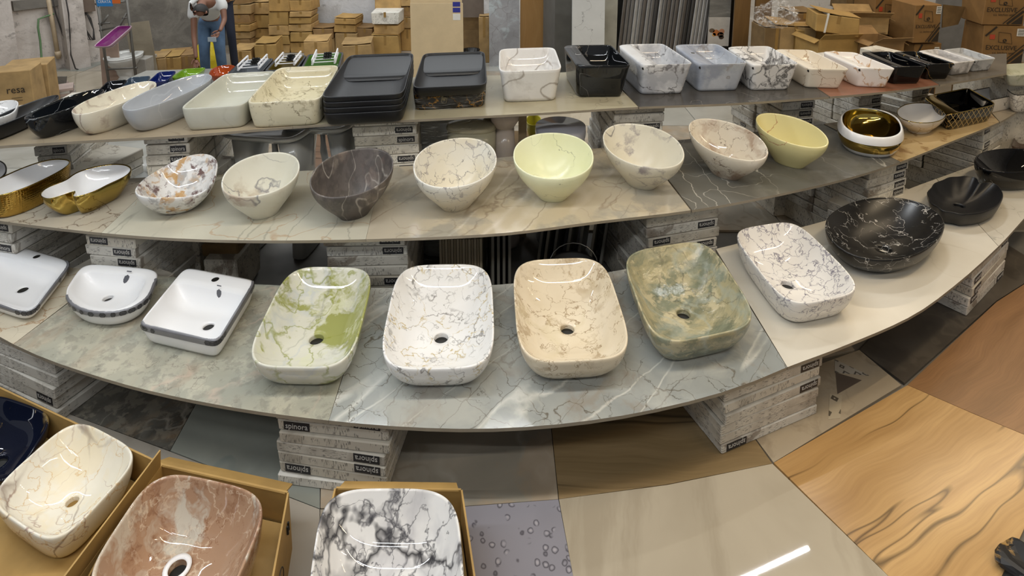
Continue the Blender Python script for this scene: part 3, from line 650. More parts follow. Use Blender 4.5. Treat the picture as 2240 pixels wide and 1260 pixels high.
bb('cream oblong basin with a maroon vein band', marble('cream_maroon_ceramic', '#d4cdbb', '#dcd6c6', [Bl('#8d6f66', 5, .05, .85, .8, .50), ('line', '#8a7468', 5, .012, .85, .3, .42)], .08, 3), E4((233, 201), (271, 223), (342, 178), (163, 246)), 295, n=2.25, base=.76, th=.006, k=3.5, pw=.4)
bb('light grey oblong basin on the back shelf', marble('light_grey_ceramic', '#a3a6aa', '#b0b3b7', [A('#c6c8ca', 3, .01, .4)], .07, 3), E4((342, 190), (396, 208), (461, 161), (277, 237)), 288, n=2.3, base=.78, th=.007, k=3.5, pw=.4)
bb('pale greenish grey rectangular basin on the back shelf', marble('pale_stone_ceramic', '#b9b8aa', '#c4c3b6', [A('#a3a193', 3, .012, .4)], .09, 3), Q((394, 237), (534, 228), (612, 153), (490, 159)), 286, n=9, base=.90, th=.008, k=7, pw=.5)
bb('cream rectangular basin with grey brown sketchy marks', marble('cream_mark_ceramic', '#cdc4a6', '#d6ceb4', [A('#6b6048', 10, .020, .85, 1.2, .50), Bl('#8c8064', 14, .03, .6, 1.2, .5)], .12, 3), Q((540, 224), (700, 216), (748, 140), (606, 146)), 280, n=9, base=.92, th=.008, k=7, pw=.5)
# stacks of black basins on the back shelf
b = basin('matte black rectangular basin, topmost of the four stacked on the back shelf', Z3+.081, Q((702, 208), (884, 204), (908, 111), (764, 120)), BLACKM, n=11, base=.93, H=.066, D=.90, k=7, th=.006, group=gb, pw=.5, inner=None)
top = b
def soap_ledge(b, y0=.12, drop=.006):
    # raised soap ledge at the far end of the tray: top panel plus its rounded front
    H = b['H']; W = b['W']; vs = []; n = 18; z1 = H-.012; z0 = H*.14
    prof = [(1.0, z1), (y0+.12, z1-H*.30), (y0+.05, z1-H*.38), (y0, z1-H*.5), (y0-.015, z0)]
    for i in range(n+1):
        x = -.93+1.86*i/n; cx = abs(x)/.93
        for (y, z) in prof: 
            yy = y if y == 1.0 else y+.03*cx**6
            p = W((x, min(yy, .96))); vs.append((p[0], p[1], z))
    m = len(prof); fs = [(i*m+k, i*m+k+1, (i+1)*m+k+1, (i+1)*m+k) for i in range(n) for k in range(m-1)]
    mesh('soap_ledge', vs, fs, BLACKM, b['root'], True)
soap_ledge(b)
def copy_tree(o, parent=None):
    c = o.copy(); COL.objects.link(c)
    if parent: c.parent = parent
    for ch in list(o.children): copy_tree(ch, c)
    return c
base_ch = [c for c in top['root'].children if c.name.startswith('bowl')][0]
for i, w_ in enumerate(('second from the top', 'second from the bottom', 'lowest')):
    r = top['root'].copy(); COL.objects.link(r); c = base_ch.copy(); COL.objects.link(c); c.parent = r
    r.location.z = Z3+.081-.027*(i+1); r['label'] = 'matte black rectangular basin, %s of the four stacked on the back shelf' % w_
BGM = marble('black_gold_vein_ceramic', '#1c1815', '#241f1b', [Cc('#c08a35', 10, .03, .95, .9, .48), A('#a3946f', 7, .012, .7, .8, .5)], .08, 3)
b = basin('black basin with gold veins wrapped in clear stretch film under a matte black one', Z3, Q((900, 197), (1066, 190), (1061, 118), (928, 124)), BGM, n=11, base=.96, H=.105, D=.82, k=8, th=.010, group=gb, pw=.5)
def film_mat():
    t = NT('clear_stretch_film'); v = t.coords(5, scale=(5, 5, 90)); f = t.rng(t.noise(v, 2.0, 5, 1.5).outputs[0], .55, .72)
    tr = t.n('ShaderNodeBsdfTransparent'); mx = t.n('ShaderNodeMixShader'); t.set((.75, .74, .72, 1), .12)
    t.l(t.math('MULTIPLY', f, .5, True), mx.inputs[0]); t.l(tr.outputs[0], mx.inputs[1]); t.l(t.b.outputs[0], mx.inputs[2])
    t.l(mx.outputs[0], t.t.nodes['Material Output'].inputs[0]); return t.m
FILM = film_mat()
vs = []; nn = 72
for z in (.004, .04, .075, .104):
    for j in range(nn):
        p = b['out'](2*PI*j/nn); x, y = b['W']((p[0]*1.02, p[1]*1.015)); vs.append((x, y, z))
mesh('stretch_film', vs, [(i*nn+j, i*nn+(j+1) % nn, (i+1)*nn+(j+1) % nn, (i+1)*nn+j) for i in range(3) for j in range(nn)], FILM, b['root'], True)
b = basin('matte black rectangular basin lying on the film-wrapped gold-veined one', Z3+.083, Q((902, 189), (1066, 184), (1061, 109), (926, 116)), BLACKM, n=11, base=.9, H=.062, D=.90, k=7, th=.006, group=gb, pw=.5)
soap_ledge(b)
# right half of the back shelf
def wm(nm, c1, c2, v, r=.08): return marble(nm, c1, c2, v, r, 3)
bb('white rectangular basin with a few brown grey streaks right of the wrapped black one', wm('white_streak_ceramic', '#dad7d3', '#e3e1de', [('line', '#8a7f74', 5, .02, .8, .3, .4), ('streak', '#9c948c', 5, .06, .6, .3, .45)]), Q((1086, 156), (1236, 151), (1208, 102), (1097, 106)), 224, n=8, base=.84, th=.009, k=5, straight=True)
LEDGE = dict(n=10, th=.007, k=5, straight=True, base=.8)
L1 = []
for lbl, m, q, yb, hole in (
    ('black marble basin with a tap hole on its left ledge', wm('black_marble_wall_basin', '#111315', '#191b1d', [A('#85807a', 3, .003, .7, .5, .5)], .06), ((1262, 143), (1383, 142), (1336, 97), (1231, 98)), 213, 1),
    ('grey-streaked white basin with plain left ledge, just right of the black tap-hole one', wm('grey_streak_ceramic', '#d2d1d0', '#dddddd', [('streak', '#9a9ca3', 5, .10, .7, .4, 0), A('#4f4c4c', 6, .020, .8, .9, .42)]), ((1405, 142), (1516, 138), (1452, 95), (1348, 96)), 207, 0),
    ('pale blue grey basin with a tap hole on its left ledge', wm('blue_grey_ceramic', '#a9adb4', '#c6c9ce', [('streak', '#868d9c', 5, .12, .7, .4, 0), A('#8a8177', 5, .014, .7, .8, .42)]), ((1530, 141), (1636, 137), (1571, 96), (1471, 96)), 200, 1),
    ('white basin with strong black branching veins on the back shelf', wm('black_branch_ceramic', '#d8d5d1', '#e2dfdb', [A('#2b2a2c', 6, .045, .9, 1.1, .40), Cc('#3b393b', 8, .03, .85, .9, .40)]), ((1645, 142), (1750, 140), (1682, 100), (1588, 101)), 198, 0),
    ('cream basin with thin brown lines on the back shelf', wm('cream_line_ceramic', '#ddd2bf', '#e5dbc9', [Cc('#8f6d48', 7, .016, .85, .8, .42)]), ((1768, 151), (1859, 150), (1774, 110), (1689, 105)), 194, 0),
    ('white basin with golden vein clusters on the back shelf', wm('gold_cluster_ceramic', '#e6e0d8', '#ece7e1', [A('#b4823f', 7, .025, .9, 1.0, .44)]), ((1884, 149), (1957, 149), (1873, 115), (1792, 110)), 192, 0),
    ('plain glossy black basin between the gold veined one and the black and gold one', BLACKG, ((1962, 146), (2026, 144), (1952, 112), (1876, 112)), 184, 0),
    ('glossy black basin with a few gold veins on the back shelf', wm('black_few_gold_ceramic', '#070707', '#0c0c0c', [A('#b8903f', 4, .006, .9, .6, .52)], .05), ((2036, 141), (2086, 138), (2012, 112), (1946, 112)), 174, 0),
    ('white basin with grey brush streaks, second from the right end of the back shelf', wm('brush_streak_ceramic', '#d3cfcb', '#dedad6', [('streak', '#77736f', 8, .08, .8, .5, 0)]), ((2086, 138), (2137, 131), (2052, 107), (2006, 110)), 165, 0),
    ('grey marbled basin at the right end of the back shelf', wm('grey_cloud_ceramic', '#9a9b9b', '#c1c1c0', [A('#6b6b6b', 6, .03, .6, .9, .4)]), ((2131, 133), (2182, 126), (2104, 105), (2061, 107)), 157, 0)):
    b = basin(lbl, Z3, Q(*q), m, yb=yb, group=gb, inner=(-.42, 1, -1, 1), baser=(-.92, .74, -.86, .86), D=.75, **LEDGE)
    if hole: add_hole(b, -.66, .05, .013)
    side_hole(b, PI*1.28, .86, .007)

# ------------------------------------------------------------------ basins standing in cartons on the floor
gq = 'wash basins lying in cartons on the floor'
NAVY = marble('navy_gold_fleck_ceramic', '#0b0f1c', '#0f1424', [Bl('#b99a58', 9, .035, .95, 1.0, .5)], .05, 3)
b = basin('navy blue basin flecked with gold in the lower left corner', .09, Q((-150, 1000), (22, 1062), (122, 905), (-20, 850)), NAVY, n=4.2, base=.76, yb=1082, drain=(.05, -.2), D=.82, group=gq, pw=.45)
b = basin('cream oblong basin with brown root-like veins standing in a carton', .09, Q((-42, 1084), (128, 1200), (316, 985), (168, 908)), marble('root_vein_ceramic', '#dcd6c6', '#e5dfd1', [Bl('#e3cfa2', 5, .06, .35, .8), Cc('#c8a060', 9, .016, .65, .9, .38), A('#94756a', 5, .008, .8, .7, .45), ('line', '#6b4f45', 4, .010, .9, .35, .40)], .05, 3, (0, 0, -.6)), n=4.0, base=.78, yb=1222, drain=(158, 1097), D=.82, group=gq, pw=.45, rd=.017, holemat=plain('cardboard_glimpse', '#8a6a33', .8, var=0))
b = basin('brown agate-swirled oblong basin standing in a carton', .09, Q((150, 1300), (482, 1368), (592, 1082), (352, 1006)), marble('brown_agate_ceramic', '#b9a38c', '#c2bcae', [Bl('#a07a5c', 3.0, .105, .85, 1.8, 0), Bl('#7b5238', 6, .06, .7, 1.8, .40), A('#dac8b0', 9, .03, .6, 1.8, .45), A('#7d5238', 12, .018, .6, 2.0, .48)], .05, 2), n=3.8, base=.78, yb=1440, drain=(388, 1245), D=.82, group=gq, pw=.45, rd=.024)
m = MB().lathe([(.034, .0), (.034, .004), (.024, .004), (.022, .0)], 28)
px_, py_ = b['W'](GB['last']); m.build('drain_ring', WHITE, b['root'], True, loc=(px_, py_, b['H']*.18+.002))
b = basin('white oblong basin with bold black marble veins standing in a carton', .09, Q((652, 1372), (1034, 1372), (990, 1060), (716, 1060)), marble('bold_black_vein_ceramic', '#d5d2ce', '#e0dedb', [('ridge', '#9d9ba0', 3, .06, .5, 1.0, .45), A('#55545a', 5, .035, .75, 1.2, .40), Cc('#4a494e', 6, .03, .8, 1.2, .40), A('#2a292d', 3.0, .022, .95, 1.0, .35), A('#3a393e', 7, .010, .8, 1.2, .45)], .05, 3), n=3.8, base=.78, yb=1450, drain=(.0, -.45), D=.82, group=gq, pw=.45)

def quad3(p0, p1, p2, p3, th, mat, name, par, origin, nrm=None):
    ps = [Vector(p) for p in (p0, p1, p2, p3)]; n = (ps[1]-ps[0]).cross(ps[3]-ps[0]).normalized()*th
    vs = [p-origin for p in ps]+[p-origin+n for p in ps]
    return mesh(name, vs, BOXF, mat, par)
def open_carton(label, px, zt, zf, mat, flaps=(), group=None):
    """px: top corners NL NR FR FL at height zt"""
    P = [U(x, y, zt) for x, y in px]; c = sum(P, Vector())/4; c.z = 0
    root = empty('open_carton', c); tag(root, label, 'carton', group)
    B = [Vector((c.x+(p.x-c.x)*.99, c.y+(p.y-c.y)*.99, 0)) for p in P]
    for i in range(4):
        j = (i+1) % 4; quad3(B[i], B[j], P[j], P[i], .005, mat, 'side_panel', root, c)
    inn = [Vector((c.x+(p.x-c.x)*.97, c.y+(p.y-c.y)*.97, zf-.008)) for p in P]
    quad3(*inn, .005, mat, 'inner_pad', root, c)
    for (i, out, dz, k) in flaps:
        j = (i+1) % 4; e = (P[j]-P[i]).normalized(); n = Vector((e.y, -e.x, 0))
        a = P[i]+e*.006; d = P[j]-e*.006
        quad3(a, d, d+n*out-e*k+Vector((0, 0, dz)), a+n*out+e*k+Vector((0, 0, dz)), .004, mat, 'flap', root, c)
    return root
KR = plain('kraft_carton', '#ad8b50', .7, var=.07); KR2 = plain('worn_kraft_carton', '#94744a', .75, var=.08)
gc = 'open cartons on the floor in front'
c1 = open_carton('long open brown carton holding the cream veined basin and the navy one', [(-360, 1190), (120, 1330), (352, 1016), (-80, 812)], .19, .09, KR, [(1, .015, .07, .01)], gc)
c2 = open_carton('open brown carton holding the brown agate basin', [(110, 1420), (560, 1450), (628, 1078), (330, 1012)], .19, .09, KR, [(2, .05, -.03, .01)], gc)
c3 = open_carton('open brown carton holding the black veined white basin', [(648, 1440), (1062, 1440), (1008, 1072), (735, 1068)], .19, .09, KR, [(2, .03, -.01, .01)], gc)
# loop print on the side of the second carton
P0, P1 = U(560, 1450, .19), U(628, 1078, .19); e = (P1-P0).normalized(); nrm = Vector((e.y, -e.x, 0))
cc = P0.lerp(P1, .56)+nrm*.008; cc.z = .10
ring_ = MB().tube([cc+e*.035*math.cos(t*PI/12)+Vector((0, 0, .035*math.sin(t*PI/12))) for t in range(25)], .0012, 5)
ring_.add([], []); 
for s_ in (0, .012): ring_.tube([cc+e*(.11+s_)+Vector((0, 0, .02)), cc+e*(.11+s_)+Vector((0, 0, .045))], .003, 5)
o = ring_.build('printed_mark', INK, None); o.parent = c2; o.matrix_parent_inverse = Matrix.Translation(-Vector(c2.location))

bm = bmesh.new(); bmesh.ops.create_icosphere(bm, subdivisions=3, radius=.07)
for v in bm.verts: v.co = Vector((v.co.x*(1+.3*math.sin(v.co.y*60)), v.co.y*1.2, max(-.018, v.co.z*.3+.008*math.sin(v.co.x*90))))
me = bpy.data.meshes.new('crumpled_cloth'); bm.to_mesh(me); bm.free(); me.materials.append(marble('black_gold_cloth', '#17171a', '#1f1d1c', [Bl('#a5824a', 14, .02, .9, 1.0)], .5))
o = bpy.data.objects.new('crumpled_cloth', me); COL.objects.link(o); o.location = U(2258, 1262, 0)+Vector((0, 0, .018)); tag(o, 'crumpled black and gold cloth on the floor in the lower right corner', 'cloth')

# ------------------------------------------------------------------ cartons of tiles that carry the shelves
def carton_mat(name, base, lines, seed, grime='#8a8072'):
    t = NT(name); v = t.coords(seed, kind='Object'); g = t.n('ShaderNodeNewGeometry')
    col = t.mix(t.rng(t.noise(v, 8, 5).outputs[0], .5, .85), hexc(base), hexc(grime))
    sx = t.n('ShaderNodeTexCoord'); sp = t.n('ShaderNodeSeparateXYZ'); t.l(sx.outputs['Object'], sp.inputs[0])
    cmb = t.n('ShaderNodeCombineXYZ'); t.l(t.math('ADD', sp.outputs[0], sp.outputs[1]), cmb.inputs[0]); t.l(sp.outputs[2], cmb.inputs[2])
    mp = t.n('ShaderNodeVectorMath', operation='MULTIPLY'); t.l(cmb.outputs[0], mp.inputs[0])
    mp.inputs[1].default_value = (230, 1, 60) if lines == 'v' else (60, 1, 330)
    f = t.rng(t.noise(mp.outputs[0], 1.0, 2).outputs[0], .54, .60)
    mp2 = t.n('ShaderNodeVectorMath', operation='MULTIPLY'); t.l(cmb.outputs[0], mp2.inputs[0]); mp2.inputs[1].default_value = (26, 1, 14)
    blk = t.rng(t.noise(mp2.outputs[0], 1.0, 1).outputs[0], .46, .50)
    ng = t.n('ShaderNodeSeparateXYZ'); t.l(g.outputs['Normal'], ng.inputs[0]); side = t.math('LESS_THAN', t.math('ABSOLUTE', ng.outputs[2]), .5)
    f = t.math('MULTIPLY', t.math('MULTIPLY', f, blk), side)
    col = t.mix(t.math('MULTIPLY', f, .7), col, hexc('#5b5853'))
    sc_ = t.rng(t.noise(v, 4, 6, 1.0, .7).outputs[0], .60, .64); col = t.mix(t.math('MULTIPLY', sc_, .6), col, hexc('#6b5a48'))
    return t.set(col, .75)
CM = [carton_mat('printed_white_carton', '#dedad0', 'v', 21), carton_mat('grey_white_carton', '#d6d2c8', 'h', 22), carton_mat('dusty_carton', '#cbc4b5', 'v', 23), carton_mat('worn_carton', '#cdc7ba', 'h', 24)]
PLATE = plain('black_label', '#26262a', .5, var=0); PW = plain('label_letters', '#c9c6c0', .6, var=0)
def label_mesh(s, w_, h_, size, flip):
    tm = text_mesh(s, size, 'lt'); m = MB().box(-w_/2, w_/2, -.0012, 0, -h_/2, h_/2, 0)
    off = len(m.v); sg = -1 if flip else 1
    tw = max(v.co.x for v in tm.vertices)-min(v.co.x for v in tm.vertices); k_ = w_*.86/tw
    m.add([(v.co.x*k_*sg, -.0016-max(0, v.co.z), v.co.y*sg*1.0*min(k_*1.3, h_*.8/size/.8)) for v in tm.vertices], [tuple(p.vertices) for p in tm.polygons], 1)
    bpy.data.meshes.remove(tm)
    me = bpy.data.meshes.new('brand_label'); me.from_pydata(m.v, [], m.f); me.materials.append(PLATE); me.materials.append(PW); me.polygons.foreach_set('material_index', m.m); me.update()
    return me
LAB = label_mesh('spinora', .10, .026, .026, True); LAB_UP = label_mesh('spinora', .10, .026, .026, False); LAB_S = label_mesh('spinora', .055, .018, .018, True)
_box_cache = {}
def carton_mesh(w_, d_, h_, mi):
    key = (round(w_, 3), round(d_, 3), round(h_, 4), mi)
    if key in _box_cache: return _box_cache[key]
    bm = bmesh.new(); bmesh.ops.create_cube(bm, size=1)
    rr = random.Random(hash(key) % 1000)
    for v in bm.verts: v.co = Vector((v.co.x*w_+rr.uniform(-.002, .002), v.co.y*d_, (v.co.z+.5)*h_+(rr.uniform(-.0015, .0) if v.co.z > 0 else 0)))
    bmesh.ops.bevel(bm, geom=bm.edges[:], offset=.0035, segments=1, affect='EDGES')
    me = bpy.data.meshes.new('tile_carton'); bm.to_mesh(me); bm.free(); me.materials.append(CM[mi]); _box_cache[key] = me; return me
ORD = ['topmost', 'second from the top', 'third from the top', 'fourth from the top', 'fifth from the top', 'sixth from the top', 'seventh from the top', 'eighth from the top', 'ninth from the top', 'tenth from the top', 'eleventh from the top', 'twelfth from the top', 'thirteenth from the top', 'fourteenth from the top', 'fifteenth from the top', 'sixteenth from the top', 'seventeenth from the top']
def stack(where, group, pl, pr, zs, th=.05, depth=.60, cols=2, seed=1, inset=.03, labels=2, zbot=0.0):
    """a stack of tile cartons whose top front edge runs from pixel pl to pixel pr under the shelf at height zs"""
    rr = random.Random(seed); zt = zs-.0125
    a, b_ = U(*pl, zt), U(*pr, zt); d = (b_-a); w_ = d.length; rz = math.atan2(d.y, d.x); n = Vector((-math.sin(rz), math.cos(rz), 0))
    a = a+n*inset; ex = d.normalized(); zbot = {Z1: 0.0, Z2: .11, Z3: .30}[zs]; k = int(round((zt-zbot)/th)); h0 = (zt-zbot)/k
    for c in range(cols):
        dd = depth/cols; off = 1 if zbot else 0
        for i in range(k+off):
            if off and i == 0:
                if c: continue
                me = carton_mesh(w_-.004, depth-.005, zbot-.0012, 2); cen = a+ex*(w_/2)+n*(depth*.5)
                o = bpy.data.objects.new('crate', me); COL.objects.link(o); o.location = (cen.x, cen.y, 0); o.rotation_euler = (0, 0, rz)
                tag(o, 'large carton carrying the stack %s' % where, 'carton', group+', large ones at the bottom'); continue
            h_ = h0; i_ = i-off; zz_ = zbot+i_*h0
            cen = a+ex*(w_/2)+n*(dd*(c+.5))
            me = carton_mesh(w_-.004, dd-.005, h_-.0022, rr.randrange(4))
            o = bpy.data.objects.new('tile_carton', me); COL.objects.link(o)
            j = rr.uniform(-.010, .010)
            o.location = (cen.x+ex.x*j+n.x*rr.uniform(-.004, .004), cen.y+ex.y*j+n.y*rr.uniform(-.004, .004), zz_)
            o.rotation_euler = (0, 0, rz+rr.uniform(-.02, .02))
            tag(o, '%s%s carton, stack %s' % (ORD[k-1-i_], ('', ' second-row', ' third-row')[c], where), 'carton', group)
            if c == 0 and rr.random() < .78:
                l = bpy.data.objects.new('brand_label', LAB if rr.random() < .75 else LAB_UP); COL.objects.link(l); l.parent = o
                lw = min(1.0, w_/.24); hs = min(1.15, (h_*.72)/.026); l.scale = (lw*.85, 1, hs)
                l.location = ((w_/2-.062*lw) if rr.random() < .7 else -(w_/2-.065*lw), -dd/2+.0022, h_*.5)
            if c == 1 and rr.random() < .25 and labels > 1:
                l = bpy.data.objects.new('brand_label', LAB_S); COL.objects.link(l); l.parent = o; sgn = -1 if rr.random() < .5 else 1
                l.location = (sgn*(w_/2-.0022), rr.uniform(-.05, .05), h_*.5); l.rotation_euler = (0, 0, PI/2*sgn)
g_f = 'tile cartons under the front shelf'; g_m = 'tile cartons under the middle shelf'; g_b = 'tile cartons under the back shelf'
stack('at front shelf left end', g_f, (-75, 712), (94, 783), Z1, .046, .5, 2, 1, .02)
stack('behind the black-veined carton basin', g_f, (590, 905), (837, 936), Z1, .040, .5, 2, 2, .02)
stack('under front shelf below the mossy basin', g_f, (1598, 852), (1814, 768), Z1, .040, .55, 2, 3, .02)
stack('at front shelf right end', g_f, (2149, 575), (2224, 494), Z1, .046, .65, 2, 4, .02)
stack('behind the half-round basin', g_m, (155, 505), (268, 515), Z2, .046, .7, 2, 5, .05)
stack('behind the green swirled basin', g_m, (693, 526), (882, 522), Z2, .046, .55, 2, 6, .10)
stack('behind the mossy basin', g_m, (1435, 474), (1597, 448), Z2, .046, .55, 2, 7, .06)
stack('behind the big matte black basins', g_m, (1927, 368), (2012, 342), Z2, .046, .6, 2, 8, .05)
stack('at middle shelf right end', g_m, (2180, 272), (2222, 247), Z2, .046, .6, 2, 9, .05)
stack('at middle shelf left end', g_m, (-110, 468), (-10, 483), Z2, .046, .7, 2, 19, .05)
stack('at back shelf left end', g_b, (-40, 320), (46, 314), Z3, .052, .4, 2, 10, .34)
stack('behind the speckled basin', g_b, (302, 302), (402, 297), Z3, .052, .6, 2, 11, .04)
stack('below the stacked black basins', g_b, (766, 270), (912, 263), Z3, .052, .5, 2, 12, .08)
stack('behind the purple-swirled bowl', g_b, (1350, 237), (1462, 232), Z3, .052, .5, 2, 13, .05)
stack('behind the gold banded basin', g_b, (1775, 215), (1852, 209), Z3, .052, .5, 2, 14, .22)
stack('behind the black lattice basin', g_b, (2030, 191), (2082, 183), Z3, .052, .4, 2, 15, .40)
stack('at back shelf right end', g_b, (2160, 170), (2198, 162), Z3, .052, .4, 2, 16, .40)

# ------------------------------------------------------------------ between the shelves: sanitary ware and loose stock
def ray(px, py):
    x = (px-1120)/FPX; y = -py/FPX
    return Vector((x, math.cos(TH)+y*math.sin(TH), -math.sin(TH)+y*math.cos(TH)))
def UW(px, py, a, b, off=0.0):
    """point where the ray through a pixel meets the vertical plane through a and b, moved off towards the room"""
    a = Vector((a[0], a[1], 0)); d = Vector((b[0], b[1], 0))-a; n = Vector((d.y, -d.x, 0)).normalized(); a = a+n*off
    r = ray(px, py); t = (a-Vector((0, 0, CH))).dot(n)/r.dot(n); return Vector((0, 0, CH))+r*t
def skinned(edges, rad, name, mat, parent, sub=2, root=0, origin=Vector((0, 0, 0)), pts=None):
    me = bpy.data.meshes.new(name+'_cage'); me.from_pydata([tuple(Vector(p)-origin) for p in pts], edges, [])
    o = bpy.data.objects.new(name+'_cage', me); COL.objects.link(o)
    sk = o.modifiers.new('s', 'SKIN'); sk.use_smooth_shade = True
    for i, v in enumerate(me.skin_vertices[0].data):
        r = rad[i]; v.radius = (r, r) if not isinstance(r, tuple) else r; v.use_root = (i == root)
    ss = o.modifiers.new('u', 'SUBSURF'); ss.levels = sub; ss.render_levels = sub
    dg = bpy.context.evaluated_depsgraph_get(); m2 = bpy.data.meshes.new_from_object(o.evaluated_get(dg))
    bpy.data.objects.remove(o); bpy.data.meshes.remove(me)
    m2.name = name; m2.materials.clear(); m2.materials.append(mat); m2.polygons.foreach_set('use_smooth', [True]*len(m2.polygons))
    ob = bpy.data.objects.new(name, m2); link(ob, parent); return ob
WCER = plain('white_sanitary_ceramic', '#cfcfcb', .12, var=0)
def ell(cx, cy, rx, ry, z, n=28, k=2.0):
    out_ = []
    for j in range(n):
        a = 2*PI*j/n; c, s = math.cos(a), math.sin(a); out_.append((cx+rx*math.copysign(abs(c)**(2/k), c), cy+ry*math.copysign(abs(s)**(2/k), s), z))
    return out_
def loft(rings_, name, mat, parent, capb=True, capt=True):
    n = len(rings_[0]); vs = [p for r in rings_ for p in r]; fs = []
    for i in range(len(rings_)-1):
        for j in range(n): fs.append((i*n+j, i*n+(j+1) % n, (i+1)*n+(j+1) % n, (i+1)*n+j))
    if capb: fs.append(tuple(range(n-1, -1, -1)))
    if capt: fs.append(tuple(range((len(rings_)-1)*n, len(rings_)*n)))
    return mesh(name, vs, fs, mat, parent, True)
def toilet(loc, rz, label, mat=None, group='toilets under the back shelf', s=1.0, tank=True):
    mat = mat or WCER; t = empty('toilet', loc, rz); tag(t, label, 'toilet', group)
    E_ = lambda cx, cy, rx, ry, z, k=2: ell(cx*s, cy*s, rx*s, ry*s, z*s, 28, k)
    loft([E_(0, .02, .11, .20, 0, 3), E_(0, .02, .10, .19, .05, 3), E_(0, .04, .085, .15, .16, 2.5), E_(0, .02, .10, .17, .24), E_(0, -.01, .15, .22, .31), E_(0, -.02, .18, .25, .37), E_(0, -.02, .185, .255, .39)], 'pedestal', mat, t)
    loft([E_(0, -.02, .185, .255, .391), E_(0, -.02, .19, .26, .40), E_(0, -.02, .185, .255, .408), E_(0, -.03, .13, .19, .408), E_(0, -.03, .12, .18, .391)], 'seat_ring', mat, t, False, False)
    loft([E_(0, -.03, .12, .18, .391), E_(0, -.02, .10, .15, .33), E_(0, 0, .05, .08, .28)], 'inner_bowl', mat, t, False, True)
    if tank:
        loft([E_(0, .26, .17, .075, .37, 6), E_(0, .26, .19, .085, .52, 6), E_(0, .26, .195, .09, .70, 6)], 'tank', mat, t)
        loft([E_(0, .26, .205, .095, .701, 6), E_(0, .26, .205, .095, .725, 6), E_(0, .26, .17, .07, .735, 6)], 'tank_lid', mat, t)
    return t
def XY(px, py, z): p = U(px, py, z); return (p.x, p.y)
def at(px, py, Y, z=0): p = UY(px, py, Y); return Vector((p.x, p.y, z))
toilet(at(262, 340, 2.86), .5, 'white toilet under the back shelf behind the gold boat-shaped basin', s=1.0, tank=False)
toilet(at(180, 330, 2.95), .2, 'cream toilet under the back shelf left of the white one', plain('cream_ceramic', '#aa9f90', .15, var=0), s=.98, tank=False)
def pedestal_arch(px, Y, label, s=1.0):
    t = empty('wall_basin', at(px, 330, Y), -.15); tag(t, label, 'basin', 'white wall basins on legs under the back shelf')
    top_ = [ell(0, 0, .20*s, .15*s, .645, 32, 5), ell(0, 0, .25*s, .19*s, .67, 32, 5), ell(0, 0, .26*s, .22*s, .69, 32, 5), ell(0, 0, .25*s, .21*s, .695, 32, 5), ell(0, 0, .22*s, .18*s, .69, 32, 5), ell(0, 0, .15*s, .12*s, .66, 32, 4), ell(0, 0, .03*s, .03*s, .655, 32, 2)]
    loft(top_, 'basin_bowl', WCER, t)
    for sg in (-1, 1):
        loft([ell(sg*.17*s, 0, .05*s, .12*s, 0, 16, 4), ell(sg*.165*s, 0, .045*s, .10*s, .25, 16, 4), ell(sg*.16*s, 0, .05*s, .12*s, .45, 16, 4), ell(sg*.15*s, 0, .075*s, .13*s, .64, 16, 4)], 'leg', WCER, t)
    m = MB().tube([(0, 0, .645), (0, 0, .50), (0, .02, .42), (0, .06, .42)], .025*s, 10); m.build('waste_outlet', WCER, t, True)
    return t
pedestal_arch(602, 2.9, 'white wall basin on two legs under the back shelf, nearer the speckled basin', .85)
pedestal_arch(708, 3.0, 'white wall basin on two legs under the back shelf, nearer the black stack', .75)
t = toilet(at(962, 300, 2.98), 0, 'toilet shrink-wrapped in clear film under the back shelf', s=.98)
m = MB().lathe([(.24, .02), (.26, .3), (.25, .6), (.22, .76)], 24, sx=1, sy=1.1); m.build('stretch_film', FILM, t, True)
t = empty('cistern', at(1032, 290, 2.95)); tag(t, 'cream rounded cistern standing beside the shrink-wrapped toilet', 'cistern')
CRM = plain('cream_cistern', '#b9b39a', .2, var=0)
loft([ell(0, 0, .10, .08, 0, 24, 3), ell(0, 0, .11, .09, .3, 24, 3), ell(0, 0, .13, .10, .55, 24, 2.6), ell(0, 0, .13, .10, .66, 24, 2.6)], 'tank', CRM, t)
loft([ell(0, 0, .135, .105, .661, 24, 2.6), ell(0, 0, .12, .09, .69, 24, 2.6), ell(0, 0, .02, .02, .70, 24, 2)], 'tank_lid', CRM, t)
t = empty('pedestal', at(1104, 290, 2.95)); tag(t, 'glossy pinkish white basin pedestal standing beside the wooden prop', 'pedestal')
PNK = plain('pinkish_ceramic', '#c6b9ae', .15, var=0)
MB().lathe([(.001, 0), (.085, 0), (.08, .03), (.06, .12), (.055, .35), (.058, .5), (.05, .66), (.001, .66)], 28).build('column', PNK, t, True)
MB().lathe([(.05, .661), (.075, .70), (.08, .76), (.001, .76)], 28).build('capital', PNK, t, True)
WPROP = wood('prop_wood', '#a08e70', '#8f7c5f', '#7b6a50', .6, 0, 3, rough_lines=False)
for px, lab in ((1070, 'narrow wooden prop under the back shelf left of the pinkish pedestal'), (1143, 'narrow wooden prop under the back shelf right of the pinkish pedestal')):
    p = at(px, 290, 3.0); o = MB().box(-.022, .022, -.02, .02, 0, .806).build('wooden_prop', WPROP, None, loc=p); tag(o, lab, 'post')
t = empty('storage_drum', at(1226, 290, 2.98)); tag(t, 'glossy white ceramic drum under the back shelf behind the lime bowl', 'drum')
LAV = plain('lavender_white_ceramic', '#c3c5d2', .10, var=0)
MB().lathe([(.001, 0), (.125, 0), (.13, .02), (.13, .60), (.125, .63), (.001, .64)], 40).build('body', LAV, t, True)
MB().lathe([(.134, .60), (.136, .62), (.134, .655), (.001, .66)], 40).build('lid', LAV, t, True)
